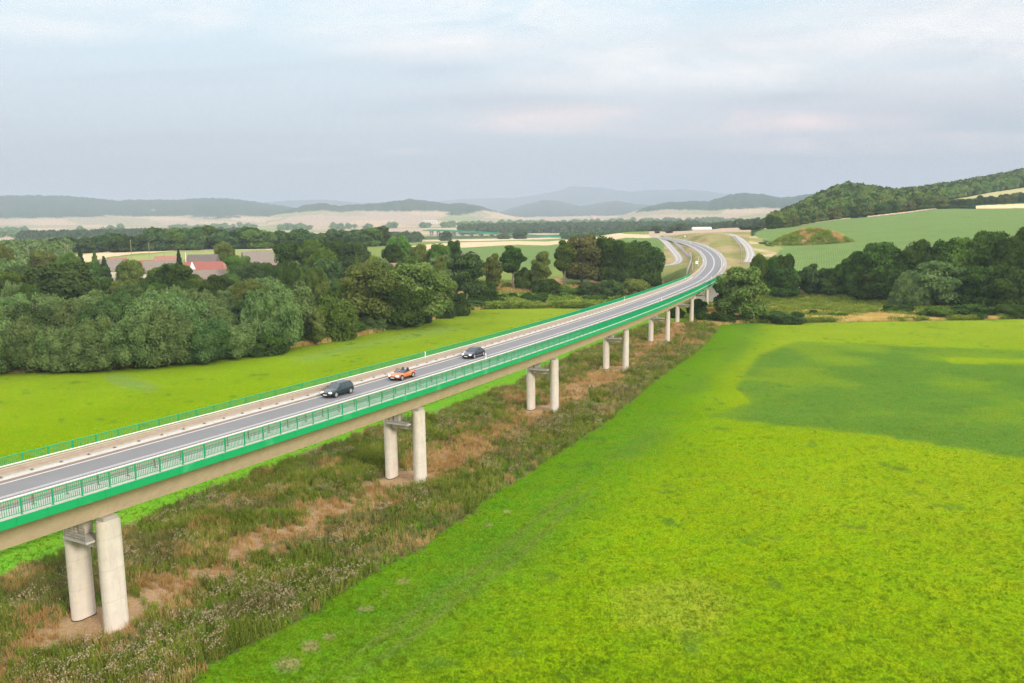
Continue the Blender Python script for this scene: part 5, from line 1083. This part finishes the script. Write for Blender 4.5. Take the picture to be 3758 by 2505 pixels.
canopy('forest', 'hazy river wood behind the dark tree row in the centre', scatter((930, 1540), (1150, 1450), 200, (9, 18), 6, None, (5, 8)), 1, 'leaf_blue')
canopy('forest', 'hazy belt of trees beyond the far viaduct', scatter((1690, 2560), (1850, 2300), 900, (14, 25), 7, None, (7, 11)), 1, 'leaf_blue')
canopy('forest', 'trees and bushes between the wheat strips beyond the grove', scatter((2060, 2320), (1150, 1300), 90, (6, 13), 8, None, (4, 7)), 1, 'leaf_blue')
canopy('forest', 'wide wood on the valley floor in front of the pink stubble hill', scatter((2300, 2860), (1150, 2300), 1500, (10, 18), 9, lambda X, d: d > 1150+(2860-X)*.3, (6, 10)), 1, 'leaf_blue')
canopy('forest', 'faint trees and hedges on the misty plain', np.vstack([scatter((-300, 1000), (2400, 3600), 330, (10, 26), 10, lambda X, d: vnoise(X/60, X*0, 5) > .45, (8, 14)), scatter((1000, 1700), (2800, 3000), 130, (12, 26), 11, lambda X, d: vnoise(X/40, X*0, 6) > .5, (8, 12)), scatter((1700, 2700), (2700, 3300), 320, (10, 24), 12, None, (8, 14))]), 1, 'leaf_willow')

# ------------------------------------------------------------------ houses
def house(X, Ybase, d, w, dep, wh, rh, yaw, roof, wall, label, chimney=False, windows=2, name='house', hip=0.0, zoff=0.0):
    q = at(X, 1000, d); z = zt(q[0], q[1])+zoff; rz = -float(az_of(X))+math.radians(yaw); r_ = empty(name, (q[0], q[1], z), rz); tag(r_, label, 'house' if 'barn' not in name else 'barn')
    m_ = MB(); V = [(-w/2, -dep/2, -.5), (w/2, -dep/2, -.5), (w/2, dep/2, -.5), (-w/2, dep/2, -.5), (-w/2, -dep/2, wh), (w/2, -dep/2, wh), (w/2, dep/2, wh), (-w/2, dep/2, wh)]
    F = [(0, 1, 5, 4), (1, 2, 6, 5), (2, 3, 7, 6), (3, 0, 4, 7)]
    if not hip: V += [(-w/2, 0, wh+rh-.12), (w/2, 0, wh+rh-.12)]; F += [(4, 8, 7), (5, 6, 9)]
    m_.add(V, F); m_.build('wall', wall, r_)
    m_ = MB(); o_ = .45; th = .16
    sl = math.hypot(dep/2, rh); ez = wh-rh*o_/(dep/2); hx_ = w/2+o_*.8; rx = hx_-hip
    V = [(-hx_, -dep/2-o_, ez), (hx_, -dep/2-o_, ez), (hx_, dep/2+o_, ez), (-hx_, dep/2+o_, ez), (-rx, 0, wh+rh), (rx, 0, wh+rh)]; n0 = len(V); V += [(x, y, zz+th) for x, y, zz in V]
    F = [(6, 7, 11, 10), (8, 9, 10, 11), (1, 0, 4, 5), (3, 2, 5, 4), (0, 1, 7, 6), (2, 3, 9, 8), (1, 2, 8, 7), (3, 0, 6, 9)]
    F += [(7, 8, 11), (9, 6, 10)] if hip else [(7, 8, 11), (9, 6, 10)]
    m_.add(V, F); rf = m_.build('roof', roof, r_)
    if chimney: m_ = MB(); m_.box((-w*.12, .4, wh+rh+.3), (.7, .7, 1.3)); m_.build('chimney', 'brick', rf)
    for k in range(windows):
        x = -w/2+w*(k+.5)/windows; m_ = MB(); m_.box((x, -dep/2-.02, wh*.55), (1.0, .08, 1.2)); f_ = m_.build('window', 'render_white', r_); m_ = MB(); m_.box((x, -dep/2-.07, wh*.55), (.8, .04, 1.0)); m_.build('pane', 'window_dark', f_)
    for y in (-dep*.18, dep*.18):
        m_ = MB(); m_.box((w/2+.02, y, wh+rh*.2), (.06, .8, 1.0), (0, 1)); f_ = m_.build('window', 'window_dark', r_)
    return r_
house(330, 0, 455, 12, 8, 3.0, 3.6, 10, 'roof_brick', 'render_cream', 'low brownish barn at the left end of the village, half hidden by a spruce', name='barn')
house(410, 0, 440, 11, 9, 5.5, 5.0, 28, 'roof_grey', 'render_cream', 'grey pink roofed house left of the small brown roof')
house(437, 0, 452, 8, 9, 5.6, 5.0, 28, 'roof_brick', 'render_cream', 'small brown red roof touching the grey pink roof')
house(530, 0, 440, 9, 8, 5.2, 4.2, 0, 'roof_red', 'render_cream', 'small bright red roofed shed left of the wide grey roof', name='barn')
house(590, 0, 428, 14, 9, 4.6, 5.0, -8, 'roof_grey', 'render_cream', 'wide grey roofed house between the two red roofs', True)
house(614, 0, 448, 10, 8, 6.4, 4.4, -8, 'roof_brick', 'brick', 'brick house with faded tiles behind the wide grey roof', True)
house(748, 0, 462, 15, 9, 5.0, 5.4, -22, 'roof_dark', 'render_cream', 'old farmhouse with a mottled dark roof and a cream gable', windows=3)
house(748, 0, 432, 17, 9, 4.3, 4.0, -4, 'roof_red', 'render_cream', 'long barn with the brightest red roof in the village', name='barn')
house(772, 0, 405, 14, 9, 1.6, 4.3, -4, 'roof_brown', 'render_cream', 'brown roofed barn just in front of the bright red roof', name='barn')
house(818, 0, 435, 6, 6, 4.6, 2.8, 5, 'roof_brick', 'render_cream', 'small brick red roof right of the long red barn')
house(948, 0, 450, 15, 10, 6.2, 5.8, 20, 'roof_grey', 'render_white', 'large house with a beige grey roof, white gable and chimney', True, 3)
house(1008, 0, 440, 8, 6, 4.6, 3.0, 12, 'roof_brown', 'render_white', 'low annex with a brown roof right of the large beige roofed house')
house(1010, 0, 385, 6, 5, 3.0, 1.6, 0, 'roof_brown', 'brick', 'small brick shed below the annex', name='barn', windows=1)
house(1442, 0, 375, 7, 6, 5.5, 2.2, 10, 'roof_brick', 'render_cream', 'brick red roof glimpsed between trees in the middle of the wood', zoff=.8)
house(1487, 0, 360, 6.5, 6, 4.6, 3.4, 40, 'roof_pale', 'render_white', 'house with a pale bluish metal roof among the trees', zoff=.8)
house(1722, 0, 400, 8, 7, 5.0, 3.8, -30, 'roof_dark', 'render_white', 'white gabled house with a dark roof right of the wood', zoff=2)
# small white conical tent
q = at(707, 1000, 425); r_ = empty('garden_tent', (q[0], q[1], zt(q[0], q[1])+3)); tag(r_, 'small white pointed tent roof beside the mottled farmhouse', 'tent'); m_ = MB(); n_ = 10
m_.V = [(1.5*math.cos(2*math.pi*k/n_), 1.5*math.sin(2*math.pi*k/n_), 2.4) for k in range(n_)]+[(0, 0, 6.0)]; m_.F = [(k, (k+1) % n_, n_) for k in range(n_)]; m_.build('canopy', 'render_white', r_)
m_ = MB(); [m_.tube([(1.4*math.cos(a), 1.4*math.sin(a), -3), (1.4*math.cos(a), 1.4*math.sin(a), 2.4)], .06, 5) for a in (0, 1.57, 3.14, 4.71)]; m_.build('poles', 'grey_steel', r_)
q = at(476, 930, 560); pc = car('parked_car', 'dark green car parked on the lawn behind the village roofs', 'dark_green_paint', 4.5, 1.8, 2.6, 1.0, 1.7, (-2.0, .9), (-1.8, .3), hatch=True); pc.location = (q[0], q[1], zt(q[0], q[1])+.05); pc.rotation_euler = (0, 0, .3); del pc['group']; 
for X, Yt, d, lab in [(478, 878, 620, 'wooden utility pole before the dark tree row'), (238, 893, 600, 'left one of two close wooden poles at the left of the tree row'), (246, 898, 590, 'right one of two close wooden poles at the left of the tree row'), (545, 888, 610, 'thin pole on the lawn beyond the red roofs'), (101, 900, 560, 'wooden pole among the olive trees at the far left'), (680, 925, 450, 'white pole between the spruce and the mottled farmhouse')]:
    q = at(X, Yt, d); z0 = zt(q[0], q[1]); o = empty('utility_pole', (q[0], q[1], z0)); tag(o, lab, 'utility pole'); h = q[2]-z0; m_ = MB(); m_.tube([(0, 0, 0), (0, 0, h)], [.22, .14], 7); m_.build('pole', 'wood_post' if 'white' not in lab else 'white_plastic', o); m_ = MB(); m_.box((0, 0, h-.5), (1.6, .12, .12)); m_.build('crossarm', 'wood_post', o)
# fallen branch at the wood corner
d_, q = ground(1752, 1128); o = empty('fallen_branch', tuple(q)); tag(o, 'pale dead branch lying at the corner of the left meadow', 'branch'); m_ = MB(); m_.tube([(-3, 0, .2), (-1.2, .2, 1.4), (.6, 0, .9), (2.4, -.3, .1)], [.10, .16, .14, .05], 7); m_.tube([(-1.2, .2, 1.4), (-2.4, .3, 2.2)], [.1, .04], 6); m_.build('limb', 'pale_concrete', o)

# ------------------------------------------------------------------ the distant viaduct, church and works
FV = [(1560,842,1760),(1610,843,1700),(1660,845.5,1650),(1750,850,1575),(1850,856,1510),(1950,861.5,1450),(2030,866,1410),(2100,870,1380)]
P = np.array([at(*p) for p in FV]); TT = np.concatenate([[0], np.cumsum(np.hypot(*np.diff(P[:, :2], axis=0).T))]); fv = np.array([catmull(P, TT, t) for t in np.arange(0, TT[-1], 8.0)])
r_ = empty('far_viaduct', tuple(fv[len(fv)//2])); tag(r_, 'distant second viaduct with green railings crossing the valley', 'viaduct'); o3 = np.array(r_.location)
def fsweep(u0, u1, z0, z1, name, mat):
    V = []; F = []
    for k in range(len(fv)):
        t = fv[min(k+1, len(fv)-1)]-fv[max(k-1, 0)]; t = t[:2]/np.hypot(*t[:2]); n_ = np.array([t[1], -t[0]])
        for u, z in ((u0, z0), (u1, z0), (u1, z1), (u0, z1)): V.append((*(fv[k, :2]+n_*u-o3[:2]), fv[k, 2]+z-o3[2]))
    for k in range(len(fv)-1):
        for j in range(4): F.append((4*k+j, 4*k+(j+1) % 4, 4*k+4+(j+1) % 4, 4*k+4+j))
    return link_mesh(name, V, F, mat, r_)
fsweep(-5.5, 5.5, -2.6, -1.4, 'girder', 'pale_concrete'); fsweep(5.5, 5.7, -1.6, 0, 'railing', 'green_paint'); fsweep(-5.7, -5.5, -1.2, .6, 'railing', 'green_paint')
for k in range(4, len(fv)-16, 4):
    t = fv[k+1]-fv[k-1]; t = t[:2]/np.hypot(*t[:2]); n_ = np.array([t[1], -t[0]]); z0 = float(height_xy(*fv[k, :2])); m_ = MB()
    for u in (-2.6, 2.6): c = fv[k, :2]+n_*u; m_.box((c[0]-o3[0], c[1]-o3[1], (z0+fv[k, 2]-2.6)/2-o3[2]), (2.6, 2.0, max(.5, fv[k, 2]-2.6-z0)), t)
    m_.box((fv[k, 0]-o3[0], fv[k, 1]-o3[1], fv[k, 2]-3.6-o3[2]), (5, 1.4, 1.2), t); o = m_.build('pier', 'pale_concrete', r_)
q = at(2170, 818, 3500); z0 = zt(q[0], q[1]); ch = empty('church', (q[0], q[1], z0)); tag(ch, 'distant brick church with a tall dark topped tower rising from the town trees', 'church')
ht = at(2173, 783, 3500)[2]-z0; m_ = MB(); m_.box((3, 0, ht*.42), (6.5, 6.5, ht*.84)); m_.build('tower', 'church_stone', ch); m_ = MB(); m_.box((3, 0, ht*.92), (6.6, 6.6, ht*.10), taper=.6); m_.box((3, 0, ht*1.02), (3, 3, ht*.12), taper=.1); m_.build('spire', 'copper_dark', ch)
m_ = MB(); m_.box((8, 6, 9), (22, 12, 18)); m_.V += [(-3, 0, 18), (19, 0, 18), (19, 12, 18), (-3, 12, 18), (-3, 6, 26), (19, 6, 26)]; b0 = len(m_.V)-6; m_.F += [(b0, b0+1, b0+5, b0+4), (b0+2, b0+3, b0+4, b0+5), (b0+1, b0+2, b0+5), (b0+3, b0, b0+4)]; m_.build('nave', 'church_stone', ch)
q = at(1576, 806, 3700); z0 = zt(q[0], q[1]); r_ = empty('concrete_works', (q[0], q[1], z0)); tag(r_, 'pale distant industrial building with a row of bays below the middle hill', 'building'); m_ = MB(); m_.box((0, 0, 13), (66, 14, 4))
for k in range(9): m_.box((-31+k*7.75, 0, 6), (3, 12, 14))
m_.build('frame', 'render_white', r_)
k0 = 0

for X, Y, w_, lab in [(474,826,12,'white house left of the pair of pale village houses'),(545,824,14,'white gabled house in the hazy village'),(598,822,12,'pale house right of the white gabled one'),(615,822,12,'second pale house at the edge of the hazy village'),(530,828,9,'small white house in the hazy village'),(805,824,10,'faint white house at the right of the hazy village'),(845,824,12,'faint pale house farthest right in the hazy village')]:
    q = at(X, Y, 3000); z0 = zt(q[0], q[1]); rr_ = empty('far_house', (q[0], q[1], z0-1)); tag(rr_, lab, 'house'); m_ = MB(); m_.box((0, 0, 5), (w_, 8, 10)); m_.build('wall', 'render_white', rr_); m_ = MB(); hw_ = w_/2+.5; m_.add([(-hw_, -4.5, 10), (hw_, -4.5, 10), (hw_, 4.5, 10), (-hw_, 4.5, 10), (-hw_, 0, 14), (hw_, 0, 14)], [(0, 1, 5, 4), (2, 3, 4, 5), (1, 2, 5), (3, 0, 4)]); m_.build('roof', 'roof_grey', rr_)
q = at(2575, 834, 1150); z0 = zt(q[0], q[1]); r_ = empty('farm_hall', (q[0], q[1], z0)); tag(r_, 'long white roofed farm hall among trees behind the stubble field', 'building'); m_ = MB(); m_.box((0, 0, 3), (24, 10, 6)); m_.build('wall', 'render_cream', r_); m_ = MB(); m_.add([(-12.5, -5.5, 6), (12.5, -5.5, 6), (12.5, 5.5, 6), (-12.5, 5.5, 6), (-12.5, 0, 9), (12.5, 0, 9)], [(0, 1, 5, 4), (2, 3, 4, 5), (1, 2, 5), (3, 0, 4)]); m_.build('roof', 'render_white', r_)
print('trees', NTREE)

# ------------------------------------------------------------------ rough growth: weeds, dry grass, flower heads
leaf('weed_green', (.095, .145, .016), (.280, .330, .055), .25); leaf('weed_lush', (.085, .165, .015), (.225, .330, .035), .25); leaf('weed_dry', (.37, .22, .065), (.64, .47, .20), .25); leaf('weed_grey', (.15, .17, .045), (.32, .33, .11), .25)
leaf('weed_flower', (.30, .24, .13), (.56, .47, .31), .2); leaf('meadow_blade', (.070, .145, .002), (.205, .290, .008), .3)
def blades(seed, n, h, spread, w, lean=.35, flat=0.0):
    g = np.random.default_rng(seed); Q = []
    for k in range(n):
        a = g.uniform(0, 6.283); r = spread*math.sqrt(g.uniform(0, 1)); x, y = r*math.cos(a), r*math.sin(a); hh = h*g.uniform(.55, 1.1); b_ = g.uniform(0, 6.283); l = lean*hh*g.uniform(.2, 1); dx, dy = l*math.cos(b_), l*math.sin(b_); c_ = g.uniform(0, 6.283); wx, wy = w*math.cos(c_)/2, w*math.sin(c_)/2
        Q += [(x-wx, y-wy, 0), (x+wx, y+wy, 0), (x+dx+wx*.45, y+dy+wy*.45, hh), (x+dx-wx*.45, y+dy-wy*.45, hh)]
    return np.array(Q)
def leaves(seed, n, h, spread, size, zlo=.1):
    g = np.random.default_rng(seed); a = g.uniform(0, 6.283, n); r = spread*np.sqrt(g.uniform(0, 1, n)); P = np.stack([r*np.cos(a), r*np.sin(a), h*g.uniform(zlo, 1, n)*(1-.35*(r/spread)**2)], 1)
    nr_ = g.normal(size=(n, 3)); nr_[:, 2] = np.abs(nr_[:, 2])+.3; nr_ /= np.linalg.norm(nr_, axis=1)[:, None]; t1 = np.cross(nr_, g.normal(size=(n, 3))); t1 /= np.linalg.norm(t1, axis=1)[:, None]; t2 = np.cross(nr_, t1); s_ = size*g.uniform(.5, 1.2, n)[:, None]
    return np.stack([P-t1*s_*.35, P-t2*s_, P+t1*s_*.35, P+t2*s_], 1).reshape(-1, 3)
def heads(seed, n, h, spread, size):
    g = np.random.default_rng(seed); Q = []
    for k in range(n):
        a = g.uniform(0, 6.283); r = spread*math.sqrt(g.uniform(0, 1)); c = np.array([r*math.cos(a), r*math.sin(a), h*g.uniform(.85, 1.15)])
        for m_ in range(3):
            n1 = g.normal(size=3); n1 /= np.linalg.norm(n1); n2 = np.cross(n1, g.normal(size=3)); n2 /= np.linalg.norm(n2); s_ = size*g.uniform(.6, 1.1); o_ = c+g.normal(size=3)*size*.5; Q += [o_-n1*s_, o_-n2*s_, o_+n1*s_, o_+n2*s_]
    return np.array(Q)
def grow(name, label, mat, pts, temps, sc, seed, kind='stuff'):
    """pts (n,3); templates (quads) turned, scaled and gathered in one mesh"""
    g = np.random.default_rng(seed); pts = np.asarray(pts); n = len(pts); VV = []
    ti = g.integers(0, len(temps), n); a = g.uniform(0, 6.283, n); s_ = g.uniform(*sc, n)
    for k, t_ in enumerate(temps):
        m_ = ti == k; P, A, S = pts[m_], a[m_][:, None], s_[m_][:, None]
        if not len(P): continue
        x = (t_[None, :, 0]*np.cos(A)-t_[None, :, 1]*np.sin(A))*S+P[:, :1]; y = (t_[None, :, 0]*np.sin(A)+t_[None, :, 1]*np.cos(A))*S+P[:, 1:2]; z = t_[None, :, 2]*S+P[:, 2:3]
        VV.append(np.stack([x, y, z], -1).reshape(-1, 3))
    V = np.vstack(VV); o = link_mesh(name, V, np.arange(len(V)).reshape(-1, 4), mat); tag(o, label, 'plants', kind=kind); print(name, len(V)//4); return o
g_ = np.random.default_rng(77)
H3 = lambda x, y: np.stack([x, y, build_height(x, y)], 1)
x0, x1, y0, y1 = STRIP[:, 0].min(), STRIP[:, 0].max(), 12, STRIP[:, 1].max()
x0 = -75
N = 210000; px_ = g_.uniform(x0, x1, N); py_ = g_.uniform(y0, y1, N); jx = 1.2*(fbm(px_/2.5, py_/2.5, 90)-.5)
k = inpoly(px_+jx, py_, STRIP.tolist()); px_, py_ = px_[k], py_[k]; dd = np.hypot(px_, py_)
k = g_.uniform(0, 1, len(px_)) < np.clip(95/dd, .25, 1)**1.3; px_, py_, dd = px_[k], py_[k], dd[k]
k = X_of(np.arctan2(px_, py_)) > -500; px_, py_, dd = px_[k], py_[k], dd[k]
da = dist_line(px_, py_, ax2); sidep = px_ > np.interp(py_, ax2[:, 1], ax2[:, 0]); f1 = fbm(px_/9, py_/9, 101); f2 = fbm(px_/5, py_/5, 103); f3 = fbm(px_/14, py_/14, 105); dr_ = dist_line(px_, py_, SR)
bare = np.clip(1.0-(da+12*(f1-.5)+6*(fbm(px_/3, py_/3, 111)-.5))/5.5, 0, .93)
pier_xy = np.array([axp(s, 0, 0)[:2] for s in PIER_S]); dp = np.min(np.hypot(px_[:, None]-pier_xy[:, 0], py_[:, None]-pier_xy[:, 1]), axis=1)
u_ = g_.uniform(0, 1, len(px_)); lush = (f2 > .42)
green = (u_ > bare*1.05) & (dp > 3.2) & (f1+.15*(u_-.5) < .66)
dry = ~green & (dp > 2.9) & (g_.uniform(0, 1, len(px_)) < np.where(dp < 5, .25, .8)) & (g_.uniform(0, 1, len(px_)) < .40+.6*(f3 > .45))
blob = lambda k_: H3(px_[k_], py_[k_])
far_s = lambda k_: 1.0
G = [np.vstack([blades(s, 16, .95, .30, .055), leaves(s+9, 34, .85, .34, .11)]) for s in range(5)]
GLOW = [np.vstack([blades(s+30, 14, .55, .30, .05), leaves(s+39, 24, .5, .34, .10)]) for s in range(4)]
D = [blades(s+50, 26, .62, .30, .035, .55) for s in range(4)]
f2 = f2+.22*(g_.uniform(0, 1, len(px_))-.5); k1 = green & (f2 > .52); k2 = green & (f2 <= .52) & (f2 > .40); k3 = green & (f2 <= .40)
grow('weeds', 'dark green weeds under and beside the viaduct', 'weed_green', blob(k1), G, (.7, 1.25), 1)
grow('weeds', 'fresher green herbs between the dark weeds', 'weed_lush', blob(k2), GLOW, (.8, 1.4), 2)
grow('weeds', 'grey green mugwort patches under the viaduct', 'weed_grey', blob(k3), G, (.6, 1.1), 3)
grow('dry_grass', 'orange brown dry grass on the bare strip between the piers', 'weed_dry', blob(dry), D, (.6, 1.3), 4)
k5 = green & (g_.uniform(0, 1, len(px_)) < np.where(dr_ < 10, .42, .24)*smooth(.44, .60, fbm(px_/5, py_/5, 110))); FH = [heads(s+70, 8, 1.04, .36, .048) for s in range(4)]
grow('flower_heads', 'pale fluffy thistle heads standing above the weeds', 'weed_flower', blob(k5), FH, (.75, 1.2), 5)
k6 = green & (g_.uniform(0, 1, len(px_)) < .04+.7*(fbm(px_/4, py_/4, 120) > .64)); grow('dry_grass', 'tan dry grass tufts along the edge of the weeds', 'weed_dry', blob(k6), [blades(s+90, 22, .95, .35, .035, .4) for s in range(3)], (.7, 1.2), 6)
# fringes: along the left wood, river terrace, bank
def band_pts(n, X0, X1, dlo, dhi, seed):
    g = np.random.default_rng(seed); X = g.uniform(X0, X1, n); d = dlo(X)+(dhi(X)-dlo(X))*g.uniform(0, 1, n); a = az_of(X); return H3(d*np.sin(a), d*np.cos(a)), X, d
elf = lambda X: np.interp(X, edge_l[:, 0], edge_l[:, 1])
P_, Xq, _ = band_pts(6500, -350, 1850, lambda X: elf(X)-1.0, lambda X: elf(X)+1.6, 1); P_ = P_[RNG.uniform(0, 1, len(P_)) < np.interp(Xq, [0, 700, 1000, 1800], [.35, .35, .8, 1])]; P_ = P_[fbm(P_[:, 0]/5, P_[:, 1]/5, 130)+.25*(RNG.uniform(0, 1, len(P_))-.5) > .46]; grow('dry_grass', 'orange dry grass fringe between the left meadow and the wood', 'weed_dry', P_, [blades(s+120, 16, 1.0, .5, .09, .45) for s in range(3)], (.6, 1.3), 7)
P_, _, _ = band_pts(5200, -350, 1850, lambda X: elf(X)+1.5+4*fbm(X/30, X*0, 7), lambda X: elf(X)+10, 2); grow('undergrowth', 'dark herbs and brambles under the front trees of the left wood', 'weed_green', P_, [leaves(s+130, 40, 1.5, 1.0, .28) for s in range(3)], (.35, 1.6), 8)
P_, X_, d_ = band_pts(15000, 1760, 2440, lambda X: 0*X+297, lambda X: 0*X+348, 3); k = (fbm(P_[:, 0]/9, P_[:, 1]/9, 140) > .40) & ~((d_ > 326) & (fbm(P_[:, 0]/14, P_[:, 1]/7, 141) > .47)); grow('undergrowth', 'dense green undergrowth along the river bank beyond the left meadow', 'weed_green', P_[k & (dist_line(P_[:, 0], P_[:, 1], AX[:, :2]) > 7)], [leaves(s+140, 36, 1.9, 1.1, .36) for s in range(3)], (.5, 1.5), 9)
k = ~k; P2 = P_[k]; grow('dry_grass', 'brown dry grass on the scars of the river bank', 'weed_dry', P2[:3500], [blades(s+150, 14, .9, .6, .12, .5) for s in range(2)], (.6, 1.2), 10)
P_, X_, d_ = band_pts(30000, 2560, 4000, lambda X: np.interp(X, ER_X, ER_D)+.8, lambda X: 0*X+322, 4)
kk = dist_line(P_[:, 0], P_[:, 1], AX[:, :2]) > np.where(d_ > 300, 8, 2); P_, X_, d_ = P_[kk], X_[kk], d_[kk]; fa = fbm(X_/150, d_/7, 150); k = (fa > .50) & (d_ < 300); grow('undergrowth', 'dark green herbs in the rough strip before the river wood', 'weed_green', P_[~k], [leaves(s+160, 30, 1.1, .9, .26) for s in range(3)], (.5, 1.5), 11)
grow('dry_grass', 'pale tan grass bands in the rough strip before the river wood', 'weed_dry', P_[k], [blades(s+170, 14, .8, .6, .09, .4) for s in range(3)], (.6, 1.2), 12)
# scrub on the mound and the cutting
a_ = g_.uniform(0, 6.283, 2600); r_2 = np.sqrt(g_.uniform(0, 1, 2600)); P_ = H3(cm_[0]+21*r_2*np.cos(a_), cm_[1]+12.5*r_2*np.sin(a_)); up_ = fbm(P_[:, 0]/6, P_[:, 1]/6, 160)+.35*(1-r_2) > .70
grow('dry_grass', 'dry orange grass on top of the mound in the bean field', 'weed_dry', P_[up_], [blades(s+180, 12, 1.1, .9, .16, .4) for s in range(2)], (.6, 1.2), 13); grow('undergrowth', 'dark weeds around the foot of the mound', 'weed_green', P_[~up_], [leaves(s+190, 22, 1.2, 1.0, .36) for s in range(2)], (.6, 1.2), 14)
# short grass of the near meadow
n_ = 62000; X_ = g_.uniform(-300, 4100, n_); d_ = 1/g_.uniform(1/135, 1/34, n_); a_ = az_of(X_); xx_, yy_ = d_*np.sin(a_), d_*np.cos(a_); k = ~inpoly(xx_, yy_, STRIP.tolist()); grow('grass', 'short bright grass blades of the near meadow', 'meadow_blade', H3(xx_[k], yy_[k]), [blades(s+200, 8, .17, .20, .03, .8) for s in range(4)], (.7, 1.3), 15)

# ------------------------------------------------------------------ haze: one closed box of even, pale air round the whole valley
hm = bpy.data.materials.new('haze'); hm.use_nodes = True; t = hm.node_tree; t.nodes.clear(); pv = nn(t, 'ShaderNodeVolumePrincipled'); pv.inputs['Color'].default_value = (.45, .52, .625, 1); pv.inputs['Density'].default_value = 1.5e-4; pv.inputs['Anisotropy'].default_value = .0
mo = nn(t, 'ShaderNodeOutputMaterial'); t.links.new(pv.outputs[0], mo.inputs['Volume']); MATS['haze'] = hm
lowest = float(TZ.min())-1.5; highest = float(TZ.max())+30
m_ = MB(); m_.box((0, 0, (lowest+highest)/2), (36400, 36400, highest-lowest)); hz = m_.build('haze', 'haze'); tag(hz, 'thin pale evening haze filling the valley', 'haze', kind='stuff')
